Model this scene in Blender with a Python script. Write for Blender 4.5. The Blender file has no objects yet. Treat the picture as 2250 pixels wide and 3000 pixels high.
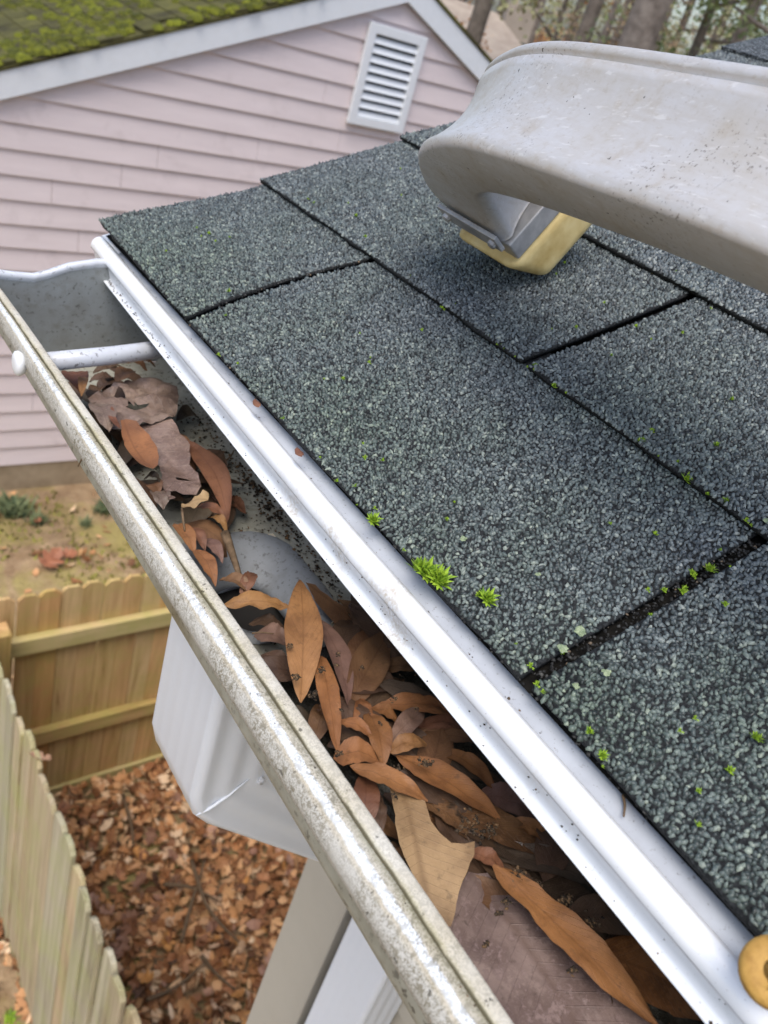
import bpy, bmesh, math, random
import numpy as np
from mathutils import Matrix, Vector
from mathutils.geometry import delaunay_2d_cdt
from mathutils import noise as mnoise

rnd = random.Random(7)
nrs = np.random.RandomState(11)
sc = bpy.context.scene
COL = sc.collection

# ------------------------------------------------------------------ camera
CAM = np.array([-0.21199, -0.57799, 0.19179])
RC = np.array([[0.7935538, -0.54520814, 0.27022295],
               [-0.11589843, -0.57137477, -0.81246442],
               [0.59736079, 0.61341581, -0.51660539]])      # rows: right, down, forward
FPX, PW, PH = 2419.8, 2250.0, 3000.0
cd = bpy.data.cameras.new('camera'); cam = bpy.data.objects.new('camera', cd); COL.objects.link(cam)
cd.sensor_fit = 'VERTICAL'; cd.sensor_height = 36.0; cd.sensor_width = 27.0
cd.lens = FPX / PH * 36.0
cd.clip_start = 0.01; cd.clip_end = 600
cd.dof.use_dof = True; cd.dof.focus_distance = 0.375; cd.dof.aperture_fstop = 16.0
M = Matrix.Identity(4)
for i in range(3):
    M[i][0] = RC[0][i]; M[i][1] = -RC[1][i]; M[i][2] = -RC[2][i]; M[i][3] = CAM[i]
cam.matrix_world = M
sc.camera = cam

# ------------------------------------------------------------------ sky, sun, exposure
SUN_EL, SUN_AZ = math.radians(63), math.radians(-128)        # azimuth clockwise from +Y
w = bpy.data.worlds.new('World'); sc.world = w; w.use_nodes = True
wn = w.node_tree.nodes; wl = w.node_tree.links
sky = wn.new('ShaderNodeTexSky'); sky.sky_type = 'NISHITA'; sky.sun_disc = False
sky.sun_elevation = SUN_EL; sky.sun_rotation = SUN_AZ
sky.air_density = 1.0; sky.dust_density = 3.0; sky.ozone_density = 0.8
wl.new(sky.outputs[0], wn['Background'].inputs[0]); wn['Background'].inputs[1].default_value = 0.15
sd = bpy.data.lights.new('sun', 'SUN'); sd.energy = 1.3; sd.angle = math.radians(38); sd.color = (1.0, 0.98, 0.95)
sun = bpy.data.objects.new('sun', sd); COL.objects.link(sun)
sdir = Vector((math.cos(SUN_EL) * math.sin(SUN_AZ), math.cos(SUN_EL) * math.cos(SUN_AZ), math.sin(SUN_EL)))
sun.rotation_euler = sdir.to_track_quat('Z', 'Y').to_euler(); sun.location = (-3, -3, 6)
vs = sc.view_settings
vs.view_transform = 'Standard'; vs.look = 'None'; vs.gamma = 1.0; vs.use_curve_mapping = False
vs.exposure = 0.6

# ------------------------------------------------------------------ photo pixel -> ray -> point on a known surface
def ray(x, y):
    d = RC.T @ np.array([(x - PW / 2) / FPX, (y - PH / 2) / FPX, 1.0]); return d / np.linalg.norm(d)
def at_x(x, y, X): d = ray(x, y); return CAM + d * (X - CAM[0]) / d[0]
def at_y(x, y, Y): d = ray(x, y); return CAM + d * (Y - CAM[1]) / d[1]
def at_z(x, y, Z): d = ray(x, y); return CAM + d * (Z - CAM[2]) / d[2]
K = 2250 / 1659.0

# ------------------------------------------------------------------ object helpers
def tag(o, label=None, cat=None, group=None, kind=None):
    if label: o['label'] = label
    if cat: o['category'] = cat
    if group: o['group'] = group
    if kind: o['kind'] = kind
    return o
def empty(name, loc, label=None, cat=None, group=None):
    o = bpy.data.objects.new(name, None); COL.objects.link(o); o.location = loc
    o.empty_display_size = 0.05
    return tag(o, label, cat, group)
def world_loc(o):
    v = Vector(o.location)
    if o.parent:
        v = world_loc(o.parent) + Vector(o.matrix_parent_inverse.translation) + v
    return v
def adopt(o, parent):
    o.parent = parent
    o.matrix_parent_inverse = Matrix.Translation(-world_loc(parent))
def link_mesh(name, me, mats, parent=None, loc=(0, 0, 0)):
    o = bpy.data.objects.new(name, me); COL.objects.link(o); o.location = loc
    if mats and not me.materials:
        for m in (mats if isinstance(mats, (list, tuple)) else [mats]): me.materials.append(m)
    if parent: adopt(o, parent)
    return o
def mesh(name, V, F, mats, parent=None, smooth=False, uv=None, origin=None, mat_idx=None):
    V = np.asarray(V, float)
    if origin is None: origin = np.array([(V[:, 0].min() + V[:, 0].max()) / 2, (V[:, 1].min() + V[:, 1].max()) / 2, V[:, 2].min()])
    origin = np.asarray(origin, float)
    me = bpy.data.meshes.new(name); me.from_pydata((V - origin).tolist(), [], [tuple(int(i) for i in f) for f in F])
    if smooth: me.polygons.foreach_set('use_smooth', [True] * len(me.polygons))
    if uv is not None:
        ul = me.uv_layers.new(name='UVMap'); li = np.zeros(len(me.loops), int); me.loops.foreach_get('vertex_index', li)
        ul.data.foreach_set('uv', np.asarray(uv, float)[li].ravel())
    if mat_idx is not None: me.polygons.foreach_set('material_index', np.asarray(mat_idx, dtype=np.int32))
    me.update()
    return link_mesh(name, me, mats, parent, origin.tolist())
def fast_mesh(name, V, quads, tris, mats, parent=None, origin=None, kind=None, uv=None):
    """large meshes from numpy arrays"""
    V = np.asarray(V, np.float64)
    if origin is None: origin = V.mean(0)
    me = bpy.data.meshes.new(name); me.vertices.add(len(V)); me.vertices.foreach_set('co', (V - origin).astype(np.float32).ravel())
    nq = 0 if quads is None else len(quads); nt = 0 if tris is None else len(tris)
    loops = []
    if nq: loops.append(np.asarray(quads).ravel())
    if nt: loops.append(np.asarray(tris).ravel())
    loops = np.concatenate(loops).astype(np.int32)
    me.loops.add(len(loops)); me.loops.foreach_set('vertex_index', loops)
    me.polygons.add(nq + nt)
    st = np.concatenate([np.arange(nq) * 4, nq * 4 + np.arange(nt) * 3]).astype(np.int32)
    me.polygons.foreach_set('loop_start', st)
    if uv is not None:
        ul = me.uv_layers.new(name='UVMap'); ul.data.foreach_set('uv', np.asarray(uv, np.float32)[loops].ravel())
    me.update(calc_edges=True); me.validate()
    o = link_mesh(name, me, mats, parent, list(origin))
    if kind: o['kind'] = kind
    return o
def box_vf(x0, x1, y0, y1, z0, z1):
    V = [(x0, y0, z0), (x1, y0, z0), (x1, y1, z0), (x0, y1, z0), (x0, y0, z1), (x1, y0, z1), (x1, y1, z1), (x0, y1, z1)]
    F = [(0, 3, 2, 1), (4, 5, 6, 7), (0, 1, 5, 4), (1, 2, 6, 5), (2, 3, 7, 6), (3, 0, 4, 7)]
    return V, F
def bevel_mesh(V, F, off=0.002, seg=2):
    bm = bmesh.new(); vs_ = [bm.verts.new(v) for v in V]
    for f in F: bm.faces.new([vs_[i] for i in f])
    bmesh.ops.recalc_face_normals(bm, faces=bm.faces)
    bmesh.ops.bevel(bm, geom=list(bm.edges), offset=off, segments=seg, affect='EDGES', profile=0.6)
    V2 = [tuple(v.co) for v in bm.verts]; bm.verts.index_update()
    F2 = [[v.index for v in f.verts] for f in bm.faces]; bm.free()
    return V2, F2
def box(name, x0, x1, y0, y1, z0, z1, mat, parent=None, bev=0.0):
    V, F = box_vf(x0, x1, y0, y1, z0, z1)
    if bev: V, F = bevel_mesh(V, F, bev)
    return mesh(name, V, F, mat, parent)
def tube_vf(pts, radii, n=8, cap=True):
    pts = [np.asarray(p, float) for p in pts]; V = []; F = []
    up = np.array([0.13, 0.31, 0.94]); prev = None
    for i, p in enumerate(pts):
        t = pts[min(i + 1, len(pts) - 1)] - pts[max(i - 1, 0)]; t = t / (np.linalg.norm(t) + 1e-12)
        a = np.cross(t, up if prev is None else prev)
        if np.linalg.norm(a) < 1e-6: a = np.cross(t, [1, 0, 0])
        a /= np.linalg.norm(a); b = np.cross(a, t); prev = b
        for k in range(n):
            c, s = math.cos(2 * math.pi * k / n), math.sin(2 * math.pi * k / n)
            V.append(p + radii[i] * (c * a + s * b))
    for i in range(len(pts) - 1):
        for k in range(n):
            k2 = (k + 1) % n; F.append((i * n + k, i * n + k2, (i + 1) * n + k2, (i + 1) * n + k))
    if cap: F.append(tuple(range(n - 1, -1, -1))); F.append(tuple((len(pts) - 1) * n + k for k in range(n)))
    return V, F
def join_vf(parts):
    V = []; F = []
    for v, f in parts:
        o = len(V); V += [tuple(q) for q in v]; F += [tuple(i + o for i in g) for g in f]
    return V, F
def nz(x, y, z=0.0): return mnoise.noise(Vector((x, y, z)))

# ------------------------------------------------------------------ material helpers
class NB:
    def __init__(s, name):
        s.m = bpy.data.materials.new(name); s.m.use_nodes = True; s.t = s.m.node_tree; s.n = s.t.nodes; s.l = s.t.links
        s.b = s.n['Principled BSDF']; s.geo = s.n.new('ShaderNodeNewGeometry'); s.tc = s.n.new('ShaderNodeTexCoord')
        s.pos = s.geo.outputs['Position']
    def put(s, sock, v):
        if isinstance(v, bpy.types.NodeSocket): s.l.new(v, sock)
        elif isinstance(v, (tuple, list)) and sock.type == 'RGBA': sock.default_value = (*v[:3], 1)
        else: sock.default_value = v
    def scale(s, vec, k):
        m = s.n.new('ShaderNodeMapping'); s.l.new(vec, m.inputs[0]); m.inputs['Scale'].default_value = k; return m.outputs[0]
    def noise(s, scale, detail=4, rough=0.55, vec=None, dist=0.0, out=0):
        n = s.n.new('ShaderNodeTexNoise'); s.l.new(vec or s.pos, n.inputs['Vector']); n.inputs['Scale'].default_value = scale
        n.inputs['Detail'].default_value = detail; n.inputs['Roughness'].default_value = rough; n.inputs['Distortion'].default_value = dist
        return n.outputs[out]
    def voro(s, scale, vec=None, feature='F1', out=0, rand=1.0):
        n = s.n.new('ShaderNodeTexVoronoi'); n.feature = feature; s.l.new(vec or s.pos, n.inputs['Vector']); n.inputs['Scale'].default_value = scale
        n.inputs['Randomness'].default_value = rand
        return n.outputs[out]
    def ramp(s, fac, stops, interp='LINEAR'):
        r = s.n.new('ShaderNodeValToRGB'); s.l.new(fac, r.inputs[0]); e = r.color_ramp.elements; r.color_ramp.interpolation = interp
        while len(e) < len(stops): e.new(0.5)
        for q, (p, c) in zip(e, stops):
            q.position = p; q.color = (c, c, c, 1) if isinstance(c, (int, float)) else (*c, 1)
        return r.outputs[0]
    def mix(s, fac, a, b, mode='MIX'):
        m = s.n.new('ShaderNodeMix'); m.data_type = 'RGBA'; m.blend_type = mode
        s.put(m.inputs[0], fac); s.put(m.inputs[6], a); s.put(m.inputs[7], b); return m.outputs[2]
    def math(s, op, a, b=0.0):
        m = s.n.new('ShaderNodeMath'); m.operation = op; s.put(m.inputs[0], a); s.put(m.inputs[1], b); return m.outputs[0]
    def sep(s, vec):
        n = s.n.new('ShaderNodeSeparateXYZ'); s.l.new(vec, n.inputs[0]); return n.outputs
    def bump(s, h, strength=0.5, dist=0.001, normal=None):
        b = s.n.new('ShaderNodeBump'); b.inputs['Strength'].default_value = strength; b.inputs['Distance'].default_value = dist
        s.l.new(h, b.inputs['Height'])
        if normal: s.l.new(normal, b.inputs['Normal'])
        return b.outputs[0]
    def fin(s, color=None, rough=None, normal=None, spec=None, metal=None, sub=None):
        if color is not None: s.put(s.b.inputs['Base Color'], color)
        if rough is not None: s.put(s.b.inputs['Roughness'], rough)
        if normal is not None: s.put(s.b.inputs['Normal'], normal)
        if spec is not None: s.b.inputs['Specular IOR Level'].default_value = spec
        if metal is not None: s.b.inputs['Metallic'].default_value = metal
        return s.m
    def objcol(s):
        return s.n.new('ShaderNodeObjectInfo').outputs['Color']
    def objrand(s):
        return s.n.new('ShaderNodeObjectInfo').outputs['Random']

MT = {}
# granules of the shingles
b = NB('shingle_granules')
ri = b.geo.outputs['Random Per Island']
c = b.ramp(ri, [(0.0, (0.020, 0.024, 0.028)), (0.25, (0.055, 0.066, 0.076)), (0.65, (0.102, 0.121, 0.137)), (0.93, (0.172, 0.195, 0.212)), (1.0, (0.30, 0.32, 0.32))])
big = b.ramp(b.noise(7.0, 3, 0.6), [(0.36, 0.0), (0.66, 1.0)])
c = b.mix(b.math('MULTIPLY', big, 0.5), c, b.mix(1.0, c, (0.78, 0.92, 0.66), 'MULTIPLY'))
pz = b.sep(b.pos)
eave = b.ramp(b.math('ADD', b.math('MULTIPLY', pz[2], 9.0), b.math('MULTIPLY', b.noise(16, 4, 0.65), 0.9)), [(0.36, 1.0), (0.85, 0.0)])
c = b.mix(b.math('MULTIPLY', eave, 0.6), c, b.mix(1.0, c, (0.84, 0.95, 0.62), 'MULTIPLY'))
MT['granule'] = b.fin(c, 0.42, None, 0.6)
b = NB('shingle_asphalt')
v = b.voro(560, None, 'F1', 0); vc = b.voro(560, None, 'F1', 1)
c = b.ramp(b.n.new('ShaderNodeSeparateColor').outputs[0], [(0, 0), (1, 1)])
sepc = b.n.new('ShaderNodeSeparateColor'); b.l.new(vc, sepc.inputs[0])
c = b.ramp(sepc.outputs[0], [(0.0, (0.022, 0.027, 0.03)), (0.45, (0.075, 0.09, 0.1)), (0.9, (0.17, 0.19, 0.2)), (1.0, (0.3, 0.32, 0.32))])
c = b.mix(b.ramp(v, [(0.45, 0.0), (0.8, 1.0)]), c, (0.012, 0.013, 0.014))
MT['shingle_far'] = b.fin(c, 0.75, b.bump(v, 1.0, -0.0012), 0.4)
b = NB('shingle_base')
c = b.ramp(b.noise(900, 2), [(0.35, (0.008, 0.009, 0.010)), (0.7, (0.035, 0.038, 0.040))])
MT['shingle_base'] = b.fin(c, 0.85, None, 0.2)
b = NB('roof_felt'); MT['felt'] = b.fin(b.ramp(b.noise(300, 3), [(0.3, (0.006, 0.006, 0.006)), (0.8, (0.02, 0.018, 0.015))]), 0.95, None, 0.1)

# painted metals -------------------------------------------------------------
def paint(name, base, dirt, dirt_amt, rough, speck=0.0, speck_scale=900, speck_col=(0.06, 0.05, 0.04), streak=None, bump_s=0.05):
    b = NB(name)
    n1 = b.noise(22, 6, 0.65); n2 = b.noise(140, 4, 0.6)
    c = b.mix(b.math('MULTIPLY', b.ramp(n1, [(0.42, 0.0), (0.75, 1.0)]), dirt_amt), base, dirt)
    c = b.mix(b.math('MULTIPLY', b.ramp(n2, [(0.52, 0.0), (0.75, 1.0)]), dirt_amt * 0.7), c, dirt)
    if speck:
        sp = b.ramp(b.noise(speck_scale, 3, 0.6), [(0.62 - 0.1 * speck, 0.0), (0.68 - 0.06 * speck, 1.0)])
        patch = b.ramp(b.noise(34, 4, 0.7), [(0.36, 0.15), (0.66, 1.0)])
        c = b.mix(b.math('MULTIPLY', b.math('MULTIPLY', sp, patch), 0.85), c, speck_col)
    return b.fin(c, rough, b.bump(n2, bump_s, 0.001), 0.5)
b = NB('drip_edge_enamel')
st = b.math('MULTIPLY', b.ramp(b.noise(17, 3, 0.5), [(0.60, 0.0), (0.72, 1.0)]), b.ramp(b.noise(420, 4, 0.7), [(0.40, 0.0), (0.62, 1.0)]))
c = b.mix(b.math('MULTIPLY', st, 0.75), (0.80, 0.82, 0.84), (0.42, 0.33, 0.20))
c = b.mix(b.math('MULTIPLY', b.ramp(b.noise(900, 3, 0.6), [(0.66, 0.0), (0.72, 1.0)]), 0.5), c, (0.25, 0.22, 0.19))
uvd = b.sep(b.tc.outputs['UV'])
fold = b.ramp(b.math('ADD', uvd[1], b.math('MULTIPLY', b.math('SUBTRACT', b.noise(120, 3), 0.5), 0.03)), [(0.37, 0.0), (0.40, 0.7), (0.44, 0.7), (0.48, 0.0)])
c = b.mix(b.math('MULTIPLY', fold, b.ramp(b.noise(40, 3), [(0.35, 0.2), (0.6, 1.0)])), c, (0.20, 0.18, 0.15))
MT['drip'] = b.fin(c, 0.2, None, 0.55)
b = NB('drip_flange_metal')
n1 = b.noise(26, 6, 0.65); c = b.mix(b.ramp(n1, [(0.35, 0.0), (0.7, 1.0)]), (0.50, 0.53, 0.57), (0.40, 0.42, 0.45))
c = b.mix(b.math('MULTIPLY', b.ramp(b.noise(620, 3, 0.6), [(0.63, 0.0), (0.69, 1.0)]), 0.6), c, (0.16, 0.15, 0.14))
MT['flange'] = b.fin(c, 0.5, b.bump(b.noise(400, 3), 0.06, 0.001), 0.4)
MT['gutter_in'] = paint('gutter_interior', (0.40, 0.40, 0.34), (0.17, 0.155, 0.11), 0.7, 0.6, 0.6, 300, (0.035, 0.026, 0.02))
MT['endcap'] = paint('gutter_end_cap_metal', (0.29, 0.31, 0.31), (0.14, 0.13, 0.10), 0.7, 0.42, 0.4, 300, (0.05, 0.045, 0.035))
MT['outlet'] = paint('outlet_metal', (0.25, 0.27, 0.29), (0.13, 0.125, 0.11), 0.6, 0.6, 0.45, 330, (0.04, 0.035, 0.03))
MT['white_trim'] = paint('white_trim_paint', (0.74, 0.77, 0.80), (0.6, 0.61, 0.60), 0.25, 0.5)
MT['white_vinyl'] = paint('downspout_enamel', (0.68, 0.72, 0.78), (0.56, 0.57, 0.58), 0.12, 0.36, bump_s=0.01)
MT['beige'] = paint('beige_trim_paint', (0.44, 0.41, 0.345), (0.38, 0.35, 0.29), 0.3, 0.6)
MT['ferrule'] = paint('ferrule_aluminium', (0.62, 0.65, 0.70), (0.30, 0.26, 0.2), 0.3, 0.3, 0.3, 260, (0.06, 0.045, 0.035))
# gutter lip: chalky paint, lichen speckle, green stain beside the fold
b = NB('gutter_lip_paint')
nx = b.noise(30, 5, 0.65); fine = b.noise(1500, 3, 0.7); med = b.noise(420, 4, 0.7)
uvn = b.sep(b.tc.outputs['UV'])
vj = b.math('ADD', uvn[1], b.math('MULTIPLY', b.math('SUBTRACT', b.noise(190, 4, 0.7), 0.5), 0.10))
c = b.mix(b.ramp(nx, [(0.3, 0.0), (0.7, 1.0)]), (0.66, 0.63, 0.55), (0.54, 0.48, 0.36))
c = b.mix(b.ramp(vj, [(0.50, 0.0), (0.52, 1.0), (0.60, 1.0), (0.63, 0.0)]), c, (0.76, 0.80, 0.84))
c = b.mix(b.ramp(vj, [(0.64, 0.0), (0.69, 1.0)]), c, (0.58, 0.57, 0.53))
amt = b.math('MULTIPLY', b.ramp(uvn[1], [(0.0, 0.5), (0.30, 0.55), (0.40, 1.0), (0.51, 1.0), (0.56, 0.6), (0.62, 0.6), (0.68, 1.0), (1.0, 1.0)]), b.ramp(b.noise(30, 4, 0.7, None, 0.4), [(0.34, 0.3), (0.6, 1.0)]))
grit = b.math('MAXIMUM', b.ramp(fine, [(0.50, 0.0), (0.56, 1.0)]), b.ramp(med, [(0.53, 0.0), (0.58, 1.0)]))
c = b.mix(b.math('MULTIPLY', grit, b.math('MULTIPLY', amt, 0.95)), c, (0.24, 0.22, 0.165))
green = b.math('MULTIPLY', b.ramp(vj, [(0.28, 0.0), (0.345, 0.9), (0.42, 0.75), (0.50, 0.0)]), b.ramp(b.noise(11, 4, 0.7), [(0.38, 0.15), (0.62, 1.0)]))
c = b.mix(b.math('MULTIPLY', green, 0.6), c, (0.34, 0.31, 0.14))
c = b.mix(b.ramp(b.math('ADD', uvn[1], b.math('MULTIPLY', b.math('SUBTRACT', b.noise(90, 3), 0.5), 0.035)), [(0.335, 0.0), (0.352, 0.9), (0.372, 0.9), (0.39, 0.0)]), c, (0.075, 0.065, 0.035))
c = b.mix(b.math('MULTIPLY', b.ramp(b.noise(360, 2, 0.5), [(0.69, 0.0), (0.73, 1.0)]), 0.7), c, (0.05, 0.045, 0.035))
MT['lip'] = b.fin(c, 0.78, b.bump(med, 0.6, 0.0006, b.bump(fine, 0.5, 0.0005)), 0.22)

# stabiliser aluminium: cast grey with scuffs
b = NB('stabilizer_aluminium')
n1 = b.noise(15, 5, 0.7); sv = b.scale(b.pos, (60, 300, 500)); scr = b.noise(1.0, 3, 0.6, sv); s2 = b.noise(1.0, 3, 0.6, b.scale(b.pos, (700, 90, 240))); s3 = b.noise(1.0, 4, 0.6, b.scale(b.pos, (160, 45, 420)), 0.3)
c = b.mix(b.ramp(n1, [(0.38, 0.0), (0.66, 1.0)]), (0.51, 0.51, 0.52), (0.43, 0.405, 0.365))
c = b.mix(b.math('MULTIPLY', b.ramp(s3, [(0.45, 0.0), (0.7, 1.0)]), 0.35), c, (0.40, 0.36, 0.31))
c = b.mix(b.math('MULTIPLY', b.ramp(scr, [(0.58, 0.0), (0.70, 1.0)]), 0.3), c, (0.34, 0.29, 0.23))
c = b.mix(b.math('MULTIPLY', b.ramp(s2, [(0.60, 0.0), (0.70, 1.0)]), 0.35), c, (0.74, 0.74, 0.74))
c = b.mix(b.math('MULTIPLY', b.ramp(b.noise(60, 6, 0.75), [(0.56, 0.0), (0.68, 1.0)]), 0.35), c, (0.36, 0.30, 0.23))
c = b.mix(b.math('MULTIPLY', b.math('MULTIPLY', b.ramp(b.noise(640, 3, 0.6), [(0.60, 0.0), (0.65, 1.0)]), b.ramp(b.noise(24, 3, 0.6), [(0.46, 0.0), (0.64, 1.0)])), 0.8), c, (0.12, 0.10, 0.08))
c = b.mix(b.math('MULTIPLY', b.ramp(b.noise(330, 2, 0.5), [(0.73, 0.0), (0.76, 1.0)]), 0.9), c, (0.05, 0.045, 0.04))
MT['alu'] = b.fin(c, b.ramp(n1, [(0.3, 0.36), (0.7, 0.52)]), b.bump(b.noise(300, 4, 0.6), 0.12, 0.001), 0.5, 0.15)
b = NB('bracket_aluminium'); MT['bracket'] = b.fin(b.ramp(b.noise(90, 4), [(0.35, (0.34, 0.34, 0.35)), (0.7, (0.55, 0.55, 0.55))]), 0.45, None, 0.5, 0.4)
b = NB('yellowed_rubber')
c = b.ramp(b.noise(45, 4, 0.6), [(0.3, (0.50, 0.36, 0.13)), (0.55, (0.68, 0.55, 0.26)), (0.8, (0.74, 0.64, 0.38))])
MT['rubber'] = b.fin(c, 0.6, b.bump(b.noise(300, 3), 0.15, 0.001), 0.4)
b = NB('amber_rubber')
c = b.ramp(b.noise(150, 4, 0.6), [(0.3, (0.30, 0.15, 0.03)), (0.6, (0.50, 0.29, 0.07)), (0.8, (0.62, 0.40, 0.12))])
MT['amber'] = b.fin(c, 0.65, b.bump(b.noise(500, 4), 0.4, 0.001), 0.4)

# leaves: object colour carries the tone, UV gives the midrib
def leafmat(name, rough, spot, vein=0.5, rot=0.0):
    b = NB(name); oc = b.objcol(); uv = b.sep(b.tc.outputs['UV'])
    n1 = b.noise(45, 5, 0.6); n2 = b.noise(260, 4, 0.6)
    c = b.mix(b.ramp(n1, [(0.34, 0.0), (0.64, 1.0)]), b.mix(1.0, oc, (0.66, 0.60, 0.58), 'MULTIPLY'), b.mix(1.0, oc, (1.16, 1.12, 1.06), 'MULTIPLY'))
    c = b.mix(b.math('MULTIPLY', b.ramp(n2, [(0.60, 0.0), (0.72, 1.0)]), spot), c, (0.03, 0.022, 0.016))
    c = b.mix(b.math('MULTIPLY', b.ramp(b.noise(95, 6, 0.7), [(0.55, 0.0), (0.66, 1.0)]), 0.45), c, b.mix(1.0, oc, (0.45, 0.40, 0.38), 'MULTIPLY'))
    c = b.mix(b.math('MULTIPLY', b.ramp(b.math('ABSOLUTE', b.math('SUBTRACT', uv[1], 0.5)), [(0.42, 0.0), (0.5, 1.0)]), 0.4), c, b.mix(1.0, oc, (0.55, 0.48, 0.42), 'MULTIPLY'))
    d = b.math('ABSOLUTE', b.math('SUBTRACT', uv[1], 0.5))
    rib = b.ramp(d, [(0.0, 1.0), (0.022, 0.55), (0.04, 0.0)])
    side = b.ramp(b.math('SINE', b.math('MULTIPLY', b.math('SUBTRACT', uv[0], b.math('MULTIPLY', d, 0.5)), 85.0)), [(0.0, 0.0), (0.93, 0.0), (1.0, 1.0)])
    c = b.mix(b.math('MULTIPLY', rib, vein), c, b.mix(1.0, oc, (0.5, 0.42, 0.36), 'MULTIPLY'))
    c = b.mix(b.math('MULTIPLY', side, vein * 0.3), c, b.mix(1.0, oc, (0.6, 0.52, 0.46), 'MULTIPLY'))
    if rot:
        c = b.mix(b.math('MULTIPLY', b.ramp(b.noise(75, 8, 0.8), [(0.46, 0.0), (0.56, 1.0)]), rot), c, b.mix(1.0, oc, (0.50, 0.44, 0.42), 'MULTIPLY'))
        c = b.mix(b.math('MULTIPLY', b.ramp(b.noise(150, 7, 0.8), [(0.53, 0.0), (0.62, 1.0)]), rot * 0.8), c, b.mix(1.0, oc, (1.35, 1.30, 1.30), 'MULTIPLY'))
        c = b.mix(b.math('MULTIPLY', b.ramp(b.noise(48, 4, 0.6), [(0.66, 0.0), (0.70, 1.0)]), 0.8), c, (0.016, 0.013, 0.010))
    return b.fin(c, rough, b.bump(b.math('ADD', b.noise(160, 6, 0.65), b.math('MULTIPLY', side, 0.25)), 0.5, 0.0012), 0.4)
MT['leaf'] = leafmat('dry_leaf', 0.55, 0.35)
MT['wetleaf'] = leafmat('wet_leaf', 0.32, 0.6, 0.6, 0.85)
b = NB('dirt_crumbs'); MT['crumb'] = b.fin(b.ramp(b.geo.outputs['Random Per Island'], [(0.0, (0.02, 0.016, 0.012)), (0.6, (0.07, 0.05, 0.032)), (1.0, (0.2, 0.12, 0.06))]), 0.9, None, 0.2)
b = NB('slot_grit'); MT['grit'] = b.fin(b.ramp(b.geo.outputs['Random Per Island'], [(0.0, (0.012, 0.012, 0.012)), (0.75, (0.045, 0.045, 0.043)), (0.93, (0.09, 0.09, 0.085)), (1.0, (0.22, 0.15, 0.09))]), 0.85, None, 0.2)
b = NB('leaf_sludge')
MT['sludge'] = b.fin(b.ramp(b.noise(90, 6, 0.65), [(0.3, (0.012, 0.012, 0.009)), (0.55, (0.045, 0.04, 0.028)), (0.8, (0.12, 0.11, 0.085))]), 0.45, b.bump(b.noise(160, 5), 0.8, 0.004), 0.5)
b = NB('moss'); MT['moss'] = b.fin(b.ramp(b.geo.outputs['Random Per Island'], [(0.0, (0.10, 0.20, 0.012)), (1.0, (0.34, 0.50, 0.04))]), 0.6, None, 0.3)
b = NB('lichen'); MT['lichen'] = b.fin(b.ramp(b.noise(500, 3), [(0.3, (0.16, 0.21, 0.12)), (0.7, (0.34, 0.40, 0.25))]), 0.9, b.bump(b.noise(900, 3), 0.6, 0.001), 0.2)
b = NB('twig_bark'); MT['twig'] = b.fin(b.ramp(b.noise(180, 4), [(0.3, (0.07, 0.045, 0.025)), (0.7, (0.22, 0.15, 0.09))]), 0.85, b.bump(b.noise(300, 4), 0.6, 0.001), 0.2)

# neighbouring house, fences, ground, trees
b = NB('pink_siding_paint')
gx = b.scale(b.pos, (2.0, 1.0, 14.0))
c = b.mix(b.ramp(b.noise(1.0, 5, 0.6, gx), [(0.3, 0.0), (0.7, 1.0)]), (0.73, 0.64, 0.64), (0.65, 0.565, 0.565))
c = b.mix(b.math('MULTIPLY', b.ramp(b.noise(7, 4, 0.7), [(0.55, 0.0), (0.8, 1.0)]), 0.35), c, (0.42, 0.35, 0.34))
low = b.ramp(b.math('ADD', b.math('MULTIPLY', b.sep(b.pos)[2], 0.5), b.math('MULTIPLY', b.noise(3, 3), 0.25)), [(0.0, 1.0), (0.02, 1.0)])
MT['pink'] = b.fin(b.mix(b.math('MULTIPLY', b.objrand(), 0.18), c, (0.72, 0.64, 0.63)), 0.65, None, 0.3)
b = NB('foundation_block'); MT['foundation'] = b.fin(b.ramp(b.noise(9, 5), [(0.3, (0.26, 0.20, 0.125)), (0.7, (0.38, 0.30, 0.20))]), 0.9, b.bump(b.noise(60, 4), 0.4, 0.004))
b = NB('vent_dark'); MT['vent_dark'] = b.fin((0.02, 0.022, 0.02), 0.8)
b = NB('old_mossy_shingle'); MT['old_shingle'] = b.fin(b.ramp(b.noise(5, 5, 0.65), [(0.35, (0.045, 0.04, 0.02)), (0.6, (0.10, 0.095, 0.03)), (0.8, (0.15, 0.14, 0.035))]), 0.9, b.bump(b.noise(40, 4), 0.5, 0.01), 0.2)
b = NB('roof_moss')
MT['roof_moss'] = b.fin(b.mix(b.ramp(b.noise(2.2, 4), [(0.35, 0.0), (0.65, 1.0)]), b.ramp(b.geo.outputs['Random Per Island'], [(0.0, (0.040, 0.042, 0.006)), (1.0, (0.10, 0.102, 0.010))]), b.ramp(b.geo.outputs['Random Per Island'], [(0.0, (0.060, 0.068, 0.006)), (1.0, (0.165, 0.18, 0.014))])), 0.8, None, 0.2)
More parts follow.
